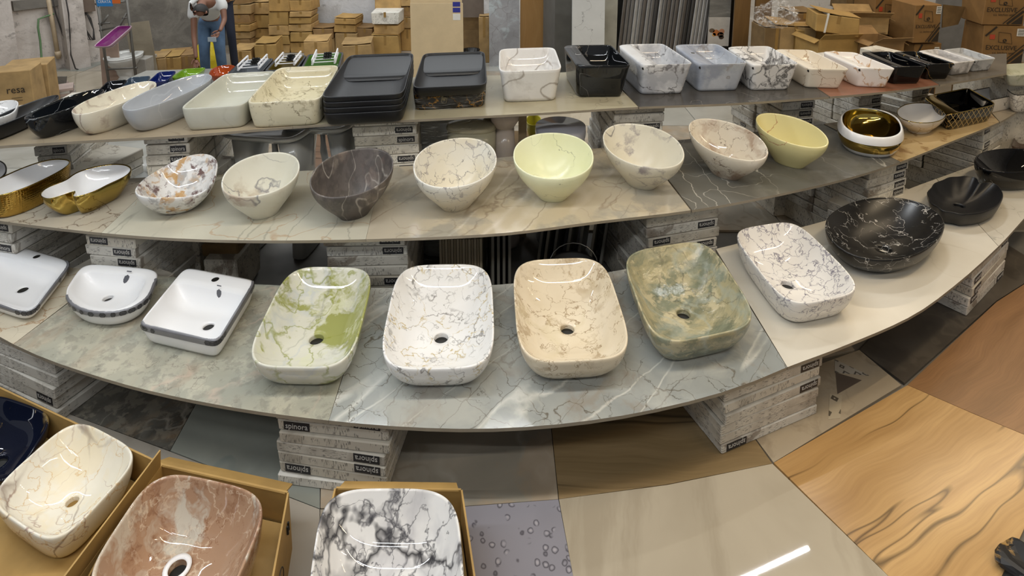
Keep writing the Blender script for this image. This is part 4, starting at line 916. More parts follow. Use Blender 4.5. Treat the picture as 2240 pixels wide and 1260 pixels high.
b = basin('yellow bowl under the back shelf beside the white drum', .42, E4((1150, 262), (1184, 262), (1168, 250), (1168, 274)), plain('yellow_ceramic', '#c9bf45', .15, var=0), n=2.2, base=.5, H=.12, th=.006, D=.8, k=2.2)
o = MB().box(-.14, .14, -.12, .12, 0, .42).build('support_crate', CARD3, None, loc=at(1168, 290, 3.0)); 
bx = b['root'].location; o.location = (bx.x, bx.y, 0); tag(o, 'brown crate under the yellow bowl', 'crate')
ORN = ['leftmost', 'second', 'third', 'fourth', 'fifth', 'sixth', 'seventh', 'eighth', 'ninth', 'tenth', 'eleventh', 'twelfth', 'thirteenth', 'fourteenth', 'fifteenth', 'sixteenth', 'seventeenth', 'eighteenth', 'nineteenth', 'twentieth', 'twenty-first', 'twenty-second', 'twenty-third']
def slabs(pxs, Y, z0, h_, d_, th, mat, name, labelf, group, yaw=PI/2, lean=0, cat='tile'):
    out_ = []
    for i, px in enumerate(pxs):
        p = at(px, 300, Y, z0); o = MB().box(-d_/2, d_/2, -th/2, th/2, 0, h_).build(name, mat[i % len(mat)], None, loc=p, rz=yaw)
        o.rotation_euler = (lean, 0, yaw); tag(o, labelf % (ORN[i] if i == 0 else ORN[i]+' from the left'), cat, group); out_.append(o)
    return out_
TE = [plain('cream_tile_body', '#b5aa93', .5), plain('tan_tile_body', '#a2957c', .5), plain('grey_tile_body', '#7d7a72', .4)]
slabs([968+6.2*i for i in range(15)], 2.62, 0, .30, .28, .011, TE[:2], 'standing_tile', 'cream tile on edge under the middle shelf, %s', 'cream tiles standing on edge under the middle shelf', yaw=PI/2-.02)
slabs([1072, 1084, 1096, 1108], 2.6, 0, .34, .3, .012, [TE[2]], 'standing_tile', 'grey tile on edge right of the cream ones, %s', 'grey tiles standing on edge under the middle shelf', yaw=PI/2+.1)
slabs([1190, 1204, 1222, 1250, 1275, 1301, 1325], 2.75, 0, .36, .3, .012, [TE[2], plain('dusty_tile_body', '#8d8779', .6)], 'standing_tile', 'dusty leaning tile behind the beige basin, %s', 'dusty leaning tiles under the middle shelf', yaw=PI/2-.3, lean=.12)
t = empty('bucket', at(1255, 560, 2.42)); tag(t, 'dark grey bucket behind the beige basin under the middle shelf', 'bucket')
MB().lathe([(.001, 0), (.08, 0), (.105, .20), (.11, .21), (.10, .205), (.078, .01), (.001, .01)], 28).build('body', plain('dark_rubber', '#2b2a28', .6), t, True)
MB().tube([(.11*math.cos(a), .11*math.sin(a)*.3, .21+.09*math.sin(a)) for a in [PI*i/10 for i in range(11)]], .003, 6).build('handle', STEEL, t, True)
def pcarton(name, px0, py0, px1, py1, Y, depth, mat, label, cat='carton', group=None, yaw=0, ground=False, flaps=True, z0=None, seam=True):
    """carton whose front face spans the pixel rectangle at depth Y"""
    a = UY(px0, py1, Y); b_ = UY(px1, py0, Y); zb = 0 if ground else (a.z if z0 is None else z0); w_ = b_.x-a.x; h_ = max(.03, b_.z-zb)
    t = empty(name, ((a.x+b_.x)/2, Y, zb), yaw)
    bm = bmesh.new(); bmesh.ops.create_cube(bm, size=1); rr = random.Random(int(px0*7+py0))
    for v in bm.verts: v.co = Vector((v.co.x*w_+rr.uniform(-.012, .012)*w_/.3, (v.co.y+.5)*depth, (v.co.z+.5)*h_+(rr.uniform(-.012, .0) if v.co.z > 0 else 0)))
    bmesh.ops.bevel(bm, geom=bm.edges[:], offset=min(.006, h_*.1), segments=1, affect='EDGES')
    me = bpy.data.meshes.new('body'); bm.to_mesh(me); bm.free(); me.materials.append(mat)
    o = bpy.data.objects.new('body', me); link(o, t)
    if flaps:
        for sg in (-1, 1):
            f = MB().box(0 if sg > 0 else -w_*.49, w_*.49 if sg > 0 else 0, .004, depth-.004, 0, .004); f.build('flap', mat, t, loc=(0, 0, h_+.001)).rotation_euler = (0, -sg*rr.uniform(-.01, .10), 0)
    if seam: MB().box(-.014, .014, -.0012, 0, h_*.55, h_-.004).build('packing_tape', TAPEC, t)
    tag(t, label, cat, group); return t, w_, h_
TAPEC = plain('brown_tape', '#9b7a45', .35)
# cartons and boards under the middle shelf
for (x0, y0, x1, y1, Y, dp, mt, lb) in ((440, 532, 520, 562, 2.5, .25, CARD3, 'dark flattened carton on top of another behind the square taped basin'), (452, 566, 515, 640, 2.45, .25, CM[2], 'dusty white carton under the middle shelf behind the square taped basin')):
    pcarton('stored_carton', x0, y0, x1, y1, Y, dp, mt, lb, ground=y1 > 600, flaps=False, z0=None, seam=False)

# ------------------------------------------------------------------ behind the back shelf: low bench with coloured basins and sinks
BZ = .30
ga = U(180, 215, BZ); gb_ = U(770, 165, BZ); gc_ = U(770, 141, BZ); gd = U(320, 154, BZ)
poly = [(ga.x, ga.y), (gb_.x, gb_.y), (gc_.x, gc_.y), (gd.x, gd.y)]
cxy = (sum(p[0] for p in poly)/4, sum(p[1] for p in poly)/4)
t = empty('low_bench', (cxy[0], cxy[1], 0)); tag(t, 'low bench of planks behind the back shelf carrying the coloured basins', 'bench')
ar = sum(poly[i][0]*poly[(i+1) % 4][1]-poly[(i+1) % 4][0]*poly[i][1] for i in range(4))
if ar < 0: poly = poly[::-1]
mesh('bench_top', *prism([(x-cxy[0], y-cxy[1]) for x, y in poly], BZ-.03, BZ-.001), T['grey'], t)
for x, y in poly: MB().box(-.03, .03, -.03, .03, 0, BZ-.03).build('leg', WPROP, t, loc=((x-cxy[0])*.9, (y-cxy[1])*.9, 0))
gz = 'coloured glass basins on the low bench'
for lbl, colr, q, n_ in (('black glass square basin at the left end of the low bench', '#0c0f14', ((205, 206), (258, 202), (280, 173), (236, 177)), 7),
    ('slate blue square basin on the low bench', '#3c4a58', ((262, 192), (316, 186), (330, 166), (284, 168)), 7),
    ('dark blue glass square basin on the low bench', '#10205e', ((322, 180), (364, 177), (388, 154), (346, 157)), 6),
    ('lime green glass basin under the bending man\'s hand', '#6f9424', ((372, 170), (428, 166), (452, 147), (402, 150)), 6),
    ('burnt orange oval glass basin on the low bench', '#9a3f14', ((452, 168), (508, 162), (520, 140), (466, 144)), 2.4)):
    basin(lbl, BZ, Q(*q), plain(lbl.split(' basin')[0].replace(' ', '_'), colr, .06, var=.15), n=n_, base=.6, H=.09, th=.008, D=.8, k=2.4, group=gz, pw=.4)
SINKO = plain('sink_rim_black', '#22262a', .3, var=0)
def rack(b, col):
    H = b['H']; W = b['W']; m = MB(); P = lambda x, y, z: Vector((W((x, y))[0], W((x, y))[1], z))
    t = empty('dish_rack', b['root'].location+Vector((0, 0, H+.002)), b['root'].rotation_euler.z); tag(t, col, 'rack', 'dish racks lying in the kitchen sinks')
    for sx in (-.45, .7):
        m = MB().tube([P(sx, -.6, .012), P(sx, .7, .012)], .010, 6); m.tube([P(sx, -.6, .05), P(sx, .7, .05)], .008, 6)
        for yy in (-.6, .05, .7): m.tube([P(sx, yy, .012), P(sx, yy, .05)], .006, 5)
        m.build('side_rail', WHITE, t)
    for i in range(4):
        yy = -.5+.36*i; MB().tube([P(-.45, yy, .02), P(.7, yy, .02)], .005, 5).build('wire', WHITE, t)
    c = MB()
    for i in range(3):
        for j in range(3): x, y = .12+.12*i, -.1+.16*j; p = P(x, y, .02); c.box(p.x-.014, p.x+.014, p.y-.014, p.y+.014, .018, .018+.012*(1+j), 0)
    c.build('cutlery_holder', DARK, t)
gs = 'kitchen sinks on the low bench'
for lbl, colr, q, rl in (('black kitchen sink with a grey inside on the low bench', '#70757a', ((492, 166), (572, 158), (600, 127), (528, 131)), 'white dish rack in the grey kitchen sink'),
    ('black kitchen sink with an olive brown inside on the low bench', '#6b5a1d', ((578, 155), (650, 150), (672, 120), (606, 124)), 'white dish rack in the olive brown kitchen sink'),
    ('black kitchen sink with a green inside on the low bench', '#4f7a2b', ((655, 152), (744, 148), (752, 112), (674, 119)), 'white dish rack in the green kitchen sink')):
    b = basin(lbl, BZ, Q(*q), SINKO, n=12, base=.96, H=.16, th=.02, D=.85, k=8, group=gs, in_mat=plain('sink_inside', colr, .3), pw=.5)
    rack(b, rl)
pcarton('foam_slab', 905, 112, 1003, 128, 5.9, .3, plain('white_foam', '#dedede', .6, var=0), 'flat white foam-wrapped slab behind the wrapped black basin', 'slab', z0=None, flaps=False, seam=False, ground=True)

# ------------------------------------------------------------------ back of the hall: brown cartons by the wall
gk = 'brown cartons stacked along the back wall'
rk = random.Random(3); cnt = 0
wallc = [CARD, CARD2, KR, KR2, plain('tan_cardboard', '#b59055', .8, var=.1)]
POS = {0: 'left', 1: 'middle', 2: 'right'}
def column(x0, x1, ys, Y, where, mats=None, depth=.28, yaw=0.0):
    n = len(ys)-1; zc = 0.0
    for i in range(n):
        zt = UY(x0, ys[i+1], Y).z; zb = UY(x0, ys[i], Y).z if i else 0.0
        if i: zb = zc
        a = UY(x0, 0, Y).x; b_ = UY(x1, 0, Y).x; rr = rk.uniform(-.006, .006)
        t, w_, h_ = pcarton('brown_carton', x0+rk.uniform(-2, 2), ys[i+1], x1+rk.uniform(-2, 2), ys[i], Y+rk.uniform(0, .04), depth, (mats or wallc)[rk.randrange(len(mats or wallc))],
            '%s brown carton, %s' % (ORD[n-1-i], where), group=gk, yaw=yaw+rk.uniform(-.08, .08), z0=zb, flaps=True)
        zc = zb+h_+.006
column(500, 546, [122, 103, 86, 70, 52, 32, 10, -12], 6.85, 'column just right of the bending man')
column(548, 590, [124, 106, 84, 62, 32, 5], 7.0, 'second column from the man', yaw=.1)
column(588, 632, [118, 98, 78, 56, 26, -8], 6.9, 'third column from the man')
column(634, 680, [114, 92, 70, 53, 38, 25, 0, -20], 6.9, 'tall column left of the low cartons')
column(684, 730, [108, 84, 62], 6.95, 'low column right of the tall one')
column(732, 778, [104, 72, 54, 40], 6.9, 'low column in the middle of the back wall', yaw=-.05)
column(780, 814, [100, 84, 62], 6.95, 'two-high column right of the middle')
column(815, 872, [108, 78, 54], 6.75, 'column under the printed white carton', mats=[CARD, KR])
column(876, 904, [92, 62, 38, 14, -10], 7.0, 'column beside the beige panels')
pcarton('white_carton', 812, 26, 872, 54, 6.75, .28, CM[0], 'white printed carton on top of the brown ones left of the beige panels', group=gk, z0=UY(815, 54, 6.75).z+.004, flaps=False)
t, w_, h_ = pcarton('brown_carton', 820, -20, 876, 23, 7.02, .28, CARD, 'open brown carton high on the stack behind the white printed one', group=gk, z0=None)
column(520, 560, [40, 28, 2], 7.06, 'pair behind the first column') if 0 else None
for i, (x0, y0, x1, y1, Y, lb) in enumerate(((666, 92, 716, 119, 6.3, 'brown carton on the floor in front of the low cartons'), (748, 98, 812, 119, 6.35, 'flat open brown carton on the floor in front of the middle cartons'),
    (560, 96, 602, 128, 6.35, 'brown carton on the floor in front of the second column'), (505, 112, 548, 132, 6.3, 'brown carton on the floor in front of the first column'))):
    pcarton('brown_carton', x0, y0, x1, y1, Y, .35, wallc[i % 3], lb, group='brown cartons lying on the floor at the back', ground=True, yaw=.15)
for i, (x0, x1) in enumerate(((324, 358), (360, 391), (392, 424))):
    pcarton('flat_carton', x0, 128-i*3, x1, 150-i*3, 5.75+i*.08, .3, wallc[(i+1) % 4], ('leftmost', 'middle', 'rightmost')[i]+' of the three flat brown cartons by the cement wall', group='flat brown cartons by the cement wall', ground=True, yaw=.3)
for i, (x0, x1) in enumerate(((345, 375), (378, 410))):
    pcarton('flat_carton', x0, 118-i*3, x1, 126-i*3, 6.2, .22, wallc[(i+2) % 4], ('left', 'right')[i]+' brown carton of the pair behind the three flat ones', group='flat brown cartons by the cement wall', ground=True, yaw=.3)
# ------------------------------------------------------------------ panels and boards in the middle of the back
def panel(name, px, Y, th, mat, label, cat='panel', group=None, lean=.0, yaw=0., parent=None, ground=True):
    """upright sheet; px = (x0, ytop, x1, ybottom) of its front face at depth Y"""
    a = UY(px[0], px[3], Y); b_ = UY(px[2], px[1], Y); zb = 0 if ground else a.z
    t = MB().box(-(b_.x-a.x)/2, (b_.x-a.x)/2, 0, th, 0, b_.z-zb).build(name, mat, parent, loc=((a.x+b_.x)/2, Y, zb)); t.rotation_euler = (lean, 0, yaw)
    if label: tag(t, label, cat, group)
    return t
BEI = plain('beige_tile_face', '#cdb893', .35, var=.03)
for i in range(5):
    panel('leaning_tile', (899+i*.6, 8-i*7, 1012-i*2.2, 112), 5.35+.03*i, .012, BEI, ('frontmost', 'second', 'third', 'fourth', 'rearmost')[i]+' large beige tile of the five leaning at the back', 'tile', 'large beige tiles leaning together', lean=-.03)
bt_ = [o for o in COL.objects if o.name.startswith('leaning_tile')][0]
hb = max(v.co.z for v in bt_.data.vertices); wb = max(v.co.x for v in bt_.data.vertices)
BLU = plain('blue_sticker', '#2b2f86', .5, var=0)
for i, z in enumerate((.03, .085)): MB().box(-.035, .035, -.0015, 0, -.022, .022).build('blue_sticker', BLU, bt_, loc=(wb-.06, 0, hb-z+.02))
MB().box(-.035, .035, -.0014, 0, -.03, .03).build('white_sticker', PAPER, bt_, loc=(wb-.06, 0, hb-.13))
panel('wooden_board', (1003, -20, 1058, 38), 6.6, .02, plain('dark_board', '#6b5f55', .6), 'dark brown board above the black pot at the back', 'board', ground=False)
o = panel('board_stand', (1006, 38, 1056, 92), 6.75, .02, CARD3, 'low dark stand holding up the dark board', 'stand')
t = empty('cooking_pot', at(1030, 60, 6.3)); tag(t, 'black round pot with steel side on the floor at the back', 'pot')
MB().lathe([(.001, .02), (.09, .02), (.095, .05), (.095, .20), (.10, .21), (.092, .205), (.088, .03), (.001, .03)], 28).build('body', plain('pot_black', '#1b1a19', .25, .5), t, True)
MB().lathe([(.0965, .07), (.0975, .12), (.0965, .17)], 28).build('steel_band', STEEL, t, True)
pcarton('small_carton', 1048, 36, 1070, 62, 6.5, .15, CARD2, 'small brown carton right of the black pot', ground=True)
GEO = marble('grey_mosaic_sheet', '#8d8d90', '#a5a6aa', [Bl('#b9c4c8', 4, .06, .8), Cc('#6d6560', 6, .03, .5)], .3, 4)
panel('mosaic_panel', (1070, -25, 1136, 84), 6.35, .03, GEO, 'grey patterned tile panel leaning at the back', lean=-.03)
WB = wood('plain_wood_board', '#a57f4c', '#98723f', '#8a6536', .5, 1.5, 1.2, rough_lines=False)
panel('wooden_board', (1138, -25, 1212, 70), 6.4, .03, WB, 'plain light brown wooden board at the back right of the mosaic panel', 'board', lean=-.02)
o = MB().tube([at(1160+5*i, 55, 6.2, .008)+Vector((0, .05*math.sin(i*1.1), 0)) for i in range(14)], .008, 6).build('power_cable', WHITE, None, True); tag(o, 'white cable lying on the floor before the wooden board', 'cable')
o = panel('display_cabinet', (1212, -30, 1262, 96), 5.9, .4, plain('grey_cabinet', '#5b5a56', .5), 'tall grey cabinet left of the white marble panel', 'cabinet', yaw=.25)
MB().box(-.02, .02, -.02, 0, -.1, .1).build('handle', WPROP, o, loc=(.05, 0, .2))
WMP = marble('white_marble_panel', '#c9cac8', '#d2d3d1', [A('#7e7e7e', 4, .005, .8, .6, .5)], .2, 2)
panel('marble_panel', (1252, -30, 1328, 100), 5.55, .02, WMP, 'white marble display panel left of the row of slanted panels', lean=-.05, yaw=.12)
panel('stone_sheet', (1314, -30, 1352, 100), 5.75, .02, plain('warm_grey_panel', '#9a9688', .4), 'warm grey panel just behind the white marble one', lean=-.05, yaw=-.2)
# rack of narrow display panels
t = empty('panel_rack', at(1450, 60, 6.2)); tag(t, 'black steel rack holding the slanted display panels', 'rack')
x0 = UY(1342, 80, 6.2).x-t.location.x; x1 = UY(1600, 80, 6.2).x-t.location.x
MB().box(x0, x1, -.02, .5, 0, .06).build('base', DARK, t); MB().box(x0, x1, .45, .5, .06, 1.3).build('back_frame', DARK, t)
for xx in (x1-.03, UY(1548, 80, 6.2).x-t.location.x): MB().box(xx, xx+.03, -.02, .02, .06, 1.5).build('post', DARK, t)
pm = [plain('pale_grey_panel', '#a9a9a8', .3), plain('mid_grey_panel', '#8a8886', .3), plain('stone_panel', '#77726d', .35), plain('light_marble_panel', '#bdbdbb', .25), plain('slate_panel', '#4f4e4d', .35)]
order = [2, 1, 1, 3, 0, 2, 0, 1, 4, 3, 1, 2, 1, 2, 0, 2, 4, 4, 3, 0, 3, 0, 1]
for i in range(23):
    px = 1350+8.7*i; Y = 6.12+.004*i; p = UY(px, 80, Y)
    o = MB().box(-.006, .006, 0, .30, 0, 1.05).build('sample_board', pm[order[i]], None, loc=(p.x, Y, .08+(.0 if i < 18 else .04*(i-17)))); o.rotation_euler = (0, .10, -.85)
    tag(o, '%s narrow %s sample board slotted in the black rack' % ((ORN[i] if i == 0 else ORN[i]+' from the left,'), ['pale grey', 'mid grey', 'stone grey', 'light marble', 'slate'][order[i]]), 'board', 'sample boards slotted in the black rack')
# poster with stone top and food picture
t = empty('poster_stand', at(1573, 60, 6.1)); tag(t, 'upright poster with grey stone top and a picture of cups and fruit', 'poster')
wp_ = (UY(1596, 60, 6.1).x-UY(1550, 60, 6.1).x)/2
MB().box(-wp_, wp_, 0, .02, 0, .30).build('base', DARK, t)
zt = UY(1573, 37, 6.1).z; zm = UY(1573, 96, 6.1).z
MB().box(-wp_, wp_, 0, .02, zt, zt+.5).build('stone_print', marble('grey_slate_print', '#6b6a66', '#7d7c77', [A('#99978f', 4, .02, .6)], .4, 4, scale=(1, 1, 4)), t)
MB().box(-wp_, wp_, 0, .02, .30, zt-.002).build('food_print', plain('print_paper', '#bdb9b2', .4), t)
for cx_, cz_, r_, c_, sh in ((.02, .5, .035, '#5c4636', 0), (.03, .60, .03, '#c08a6a', 1), (-.03, .56, .035, '#b56f3c', 1), (-.075, .63, .03, '#6a5a48', 0), (.03, .42, .028, '#4a3a30', 0), (-.05, .5, .02, '#d4a05a', 1)):
    zz = .30+(zt-.30)*cz_*1.1-.05
    m = MB(); m.add([(cx_+r_*math.cos(2*PI*j/14), -.0012, zz+r_*(1.0 if sh else .8)*math.sin(2*PI*j/14)) for j in range(14)], [tuple(range(14))]); m.build('printed_cup' if not sh else 'printed_fruit', plain('print_ink', c_, .4, var=.1), t)
WB2 = wood('brown_wood_door', '#7a5c34', '#6d512d', '#5d4426', .5, 1.5, 1.2, rough_lines=False)
for i, (x0, x1) in enumerate(((1602, 1645), (1646, 1692))):
    panel('wooden_board', (x0, -30, x1, 112), 6.0+.02*i, .03, WB2, ('left', 'right')[i]+' tall brown wooden board beside the poster', 'board', 'tall brown boards beside the poster')

# ------------------------------------------------------------------ cartons on the right at the back
gx = 'printed kitchen sink cartons on the right'
RED = plain('red_sticker', '#b0452c', .5, var=0); BRN = plain('dark_brown_print', '#2e2418', .7, var=0)
EX = text_mesh('EXCLUSIVE', .1, 'lettering'); KU = text_mesh('s.s. kitchen unit', .1, 'lettering')
for m_ in (EX, KU): m_.materials.append(BRN)
def txt(me, w_, loc, par, name='lettering', rz=0, col=None):
    xs = [v.co.x for v in me.vertices]; s_ = w_/(max(xs)-min(xs)); o = bpy.data.objects.new(name, me); link(o, par)
    o.scale = (s_, s_*1.15, s_); o.location = loc; o.rotation_euler = (PI/2, rz, 0); return o
def exclusive(x0, y0, x1, y1, Y, label, yaw=0, mat=None, flap=False, kit=True, ground=False, z0=None, depth=.3):
    t, w_, h_ = pcarton('printed_carton', x0, y0, x1, y1, Y, depth, mat or CARD3, label, group=gx, yaw=yaw, flaps=False, ground=ground, z0=z0, seam=False)
    y = -.004
    txt(EX, w_*.72, (-w_*.06, y, h_*.42), t)
    if kit: txt(KU, w_*.50, (0, y, h_*.29), t)
    hw = w_/2-.012
    def stripe(a, b_, wd, nm):
        a = Vector(a); b_ = Vector(b_); d = (b_-a).normalized(); n = Vector((-d.z, 0, d.x))*wd
        MB().add([a-n, b_-n, b_+n, a+n], [(0, 1, 2, 3)]).build(nm, BRN, t)
    stripe((hw, y, h_*.40), (hw-w_*.36, y, .012), .010, 'print_stripe'); stripe((hw, y, h_*.52), (hw-w_*.46, y, .012), .004, 'print_stripe')
    MB().add([(hw, y, .012), (hw, y, h_*.30), (hw-w_*.27, y, .012)], [(0, 1, 2)]).build('print_corner', BRN, t)
    stripe((-hw, y, h_*.72), (-hw+w_*.24, y, h_-.012), .008, 'print_stripe')
    # line drawing of a sink
    c = Vector((w_*.0, y, h_*.70)); q = [c+Vector((dx*w_, 0, dz*h_)) for dx, dz in ((-.14, -.13), (.18, -.17), (.12, .10), (-.16, .13))]
    MB().tube(q+[q[0]], .002, 4).build('sink_drawing', BRN, t)
    MB().tube([c+Vector((.012*math.cos(j*PI/6), -.001, -.03+.012*math.sin(j*PI/6))) for j in range(13)], .004, 4).build('sink_drawing', BRN, t)
    MB().box(w_*.26, w_*.44, -.005, -.003, h_*.74, h_*.93).build('paper_label', PAPER, t)
    for k in range(4): MB().box(w_*.28, w_*.42, -.006, -.005, h_*(.77+.04*k), h_*(.785+.04*k)).build('label_line', INK, t)
    MB().box(-w_*.36, -w_*.24, -.005, -.003, h_*.64, h_*.76).build('red_sticker', RED, t)
    if flap: 
        f = MB().add([(0, 0, 0), (w_*.9, .02, -.03), (w_*.85, .06, -h_*.55), (.05, .04, -h_*.62)], [(0, 3, 2, 1)]); f.add([(0, .006, 0), (w_*.9, .026, -.03), (w_*.85, .066, -h_*.55), (.05, .046, -h_*.62)], [(0, 1, 2, 3)]); f.build('flap', CARD3, t, loc=(w_/2, 0, h_-.01))
    return t
EXB = plain('sink_carton', '#876539', .75, var=.06)
exclusive(1992, 8, 2066, 94, 5.2, 'printed carton with a sink drawing and an open side flap on the right', yaw=.08, mat=EXB, flap=True)
exclusive(1992, 94, 2060, 160, 5.25, 'lower printed carton under the one with the open side flap', mat=EXB, z0=0, ground=True, yaw=.05)
exclusive(1905, -6, 1982, 78, 5.6, 'printed carton behind the open cartons, left of the one with a flap', yaw=.1, mat=EXB)
exclusive(1900, 80, 1975, 150, 5.6, 'printed carton at the bottom behind the open cartons', yaw=.1, mat=EXB, ground=True)
exclusive(2148, 56, 2244, 140, 5.0, 'printed carton at the right edge of the photo, the lower of two', yaw=-.15, mat=EXB)
t0_ = exclusive(2150, -24, 2246, 55, 5.0, 'printed carton at the right edge of the photo, on top of another', yaw=-.1, mat=EXB)
pcarton('stored_carton', 2140, 142, 2250, 220, 5.0, .35, CARD3, 'plain brown carton beneath the two printed ones at the right edge', ground=True, group=gx)
pcarton('stored_carton', 1850, -12, 1900, 24, 5.9, .3, CARD3, 'dark carton with a paper label high up behind the open cartons', group='plain cartons on the right', z0=None)
pcarton('stored_carton', 1842, 28, 1900, 150, 5.95, .3, CARD3, 'tall dark carton under the one with the paper label', group='plain cartons on the right', ground=True)
t, w_, h_ = pcarton('stored_carton', 1692, 58, 1786, 132, 5.3, .4, CARD2, 'wide brown carton with a black printed box below the plastic bag', ground=True, group='plain cartons on the right', yaw=-.15)
MB().box(w_*.08, w_*.46, -.006, -.003, h_*.62, h_*.70).build('print_stripe', BRN, t)
for k in range(3): MB().box(w_*.08, w_*.40, -.006, -.003, h_*(.50-.07*k), h_*(.51-.07*k)).build('print_stripe', BRN, t)
pcarton('stored_carton', 1730, 28, 1790, 58, 5.5, .3, CARD3, 'dark brown carton behind the plastic bag', group='plain cartons on the right', z0=None)
pcarton('stored_carton', 1732, 62, 1788, 150, 5.75, .3, CARD3, 'dark brown carton under the one behind the plastic bag', group='plain cartons on the right', ground=True)
def ocarton(x0, y0, x1, y1, Y, depth, label, mat, yaw=0, zb=None, fl=(.10, .10), ground=False, group='open cartons on the right'):
    a = UY(x0, y1, Y); b_ = UY(x1, y0, Y); z = 0 if ground else (zb if zb is not None else a.z); w_ = b_.x-a.x; h_ = b_.z-z
    t = empty('open_carton', ((a.x+b_.x)/2, Y, z), yaw); tag(t, label, 'carton', group); o_ = Vector((0, 0, 0)); h2 = w_/2
    C = [(-h2, 0), (h2, 0), (h2, depth), (-h2, depth)]
    for i in range(4):
        p, q = C[i], C[(i+1) % 4]; quad3((p[0], p[1], 0), (q[0], q[1], 0), (q[0], q[1], h_), (p[0], p[1], h_), .005, mat, 'side_panel', t, o_)
        n = Vector((q[1]-p[1], -(q[0]-p[0]), 0)).normalized(); f_ = fl[i % 2]; dz = (.06, -.03)[i % 2]
        quad3((p[0], p[1], h_), (q[0], q[1], h_), (q[0]+n.x*f_, q[1]+n.y*f_, h_+dz), (p[0]+n.x*f_, p[1]+n.y*f_, h_+dz), .004, mat, 'flap', t, o_)
    MB().box(-h2, h2, 0, depth, 0, .005).build('bottom', mat, t); return t
ocarton(1785, 86, 1880, 150, 4.95, .35, 'lower open brown carton in front of the printed ones', KR, ground=True, fl=(.06, .05), yaw=.1)
pcarton('stored_carton', 1784, 34, 1876, 80, 4.95, .3, KR, 'tilted brown carton with a white strap on top of the open one', group='open cartons on the right', z0=UY(1785, 82, 4.95).z+.03, yaw=-.2)
st_ = [o for o in COL.objects if o.get('label', '').startswith('tilted brown')][0]; st_.rotation_euler.y = .12
MB().box(-.10, -.085, -.006, .30, -.002, .17).build('strap', PAPER, st_)
ocarton(1856, 38, 1942, 74, 5.3, .3, 'dull open carton above the printed cartons, left of their sink drawings', CARD2, yaw=-.1, fl=(.08, .06))
pcarton('stored_carton', 1858, 76, 1940, 150, 5.25, .28, CARD3, 'dark carton under the dull open one', group='plain cartons on the right', ground=True)
ocarton(1905, 92, 1980, 140, 4.8, .3, 'open carton with a torn front flap in front of the printed ones', KR2, ground=True, fl=(.10, .05), yaw=.1)
# clear plastic bag on the cartons
BAG = NT('clear_plastic_bag'); tr = BAG.n('ShaderNodeBsdfTransparent'); mx = BAG.n('ShaderNodeMixShader'); v = BAG.coords(8)
BAG.set((.8, .8, .8, 1), .15); BAG.l(BAG.rng(BAG.noise(v, 14, 4, 2).outputs[0], .50, .68, .05, .55), mx.inputs[0]); BAG.l(tr.outputs[0], mx.inputs[1]); BAG.l(BAG.b.outputs[0], mx.inputs[2]); BAG.l(mx.outputs[0], BAG.t.nodes['Material Output'].inputs[0])
bm = bmesh.new(); bmesh.ops.create_icosphere(bm, subdivisions=4, radius=1); rr = random.Random(2)
from mathutils import noise as mn
for v in bm.verts:
    k_ = 1+.35*mn.noise(v.co*2.2)+.18*mn.noise(v.co*6); v.co = Vector((v.co.x*.19*k_, v.co.y*.14*k_, max(-.10, v.co.z*.13*k_)))
me = bpy.data.meshes.new('plastic_bag'); bm.to_mesh(me); bm.free(); me.materials.append(BAG.m)
o = bpy.data.objects.new('plastic_bag', me); COL.objects.link(o); o.location = UY(1697, 34, 5.35); tag(o, 'crumpled clear plastic bag lying on the brown cartons beside the wooden boards', 'bag')
ob_z = o.location.z-.10
pcarton('stored_carton', 1668, 60, 1728, 140, 5.32, .3, CARD3, 'dark carton beneath the clear plastic bag', group='plain cartons on the right', ground=True)
# steel pole with collars
p = at(2138, 60, 5.4); t = empty('steel_pole', p); tag(t, 'steel pole with chrome collars between the printed cartons on the right', 'pole')
MB().tube([(0, 0, 0), (0, 0, 3.0)], .02, 14).build('shaft', STEEL, t, True)
for z in (.75, 1.02, 1.25): MB().tube([(0, 0, z), (0, 0, z+.04)], .032, 14).build('collar', STEEL, t, True); 
o = panel('wall_sheet', (2035, -30, 2145, 120), 6.4, .02, plain('grey_sheet', '#7f7f80', .6), 'large plain grey sheet standing behind the steel pole', 'sheet')
# green marbled basins past the right end of the back shelf
ZR = .70
t_, w_, h_ = pcarton('stored_carton', 2188, 178, 2320, 300, 3.55, .45, CM[2], 'dusty white carton past the right end of the back shelf', ground=True, flaps=False, seam=False, group='plain cartons on the right')
zc = t_.location.z+h_+.002
basin('pale green marbled basin past the right end of the back shelf', zc, Q((2200, 166), (2300, 160), (2285, 136), (2188, 140)), marble('green_marble_ceramic', '#a9ab94', '#c1c0ae', [Bl('#77805a', 7, .05, .6, .8, .45), A('#5f6548', 6, .01, .7)], .1), n=5, base=.8, H=.08, th=.008, group='basins past the right end of the back shelf')
# ------------------------------------------------------------------ left wall: pillars, pipe, cables, rack
WALL_A, WALL_B = (p_l[0], p_l[1]), (p_c[0], p_c[1])
wd = (Vector((p_c[0], p_c[1], 0))-Vector((p_l[0], p_l[1], 0))).normalized(); wn = Vector((wd.y, -wd.x, 0)); wrz = math.atan2(wd.y, wd.x)
def on(px, py, off=0.0): return UW(px, py, WALL_A, WALL_B, off)
def pillar(px0, px1, depth, name):
    a = on(px0, 60, depth); b_ = on(px1, 60, depth); L = (b_-a).length
    o = MB().box(0, L, 0, depth, 0, 3.8).build(name, W_L, None, loc=(a.x, a.y, 0), rz=wrz); tag(o, kind='structure')
pillar(-60, 30, .22, 'trim_1'); pillar(142, 188, .16, 'trim_2')
a = on(30, 20, .05); b_ = on(142, 5, .05)
o = MB().box(0, (b_-a).length, 0, .05, 0, .10).build('trim_3', W_C, None, loc=(a.x, a.y, a.z-.02), rz=wrz); tag(o, kind='structure')
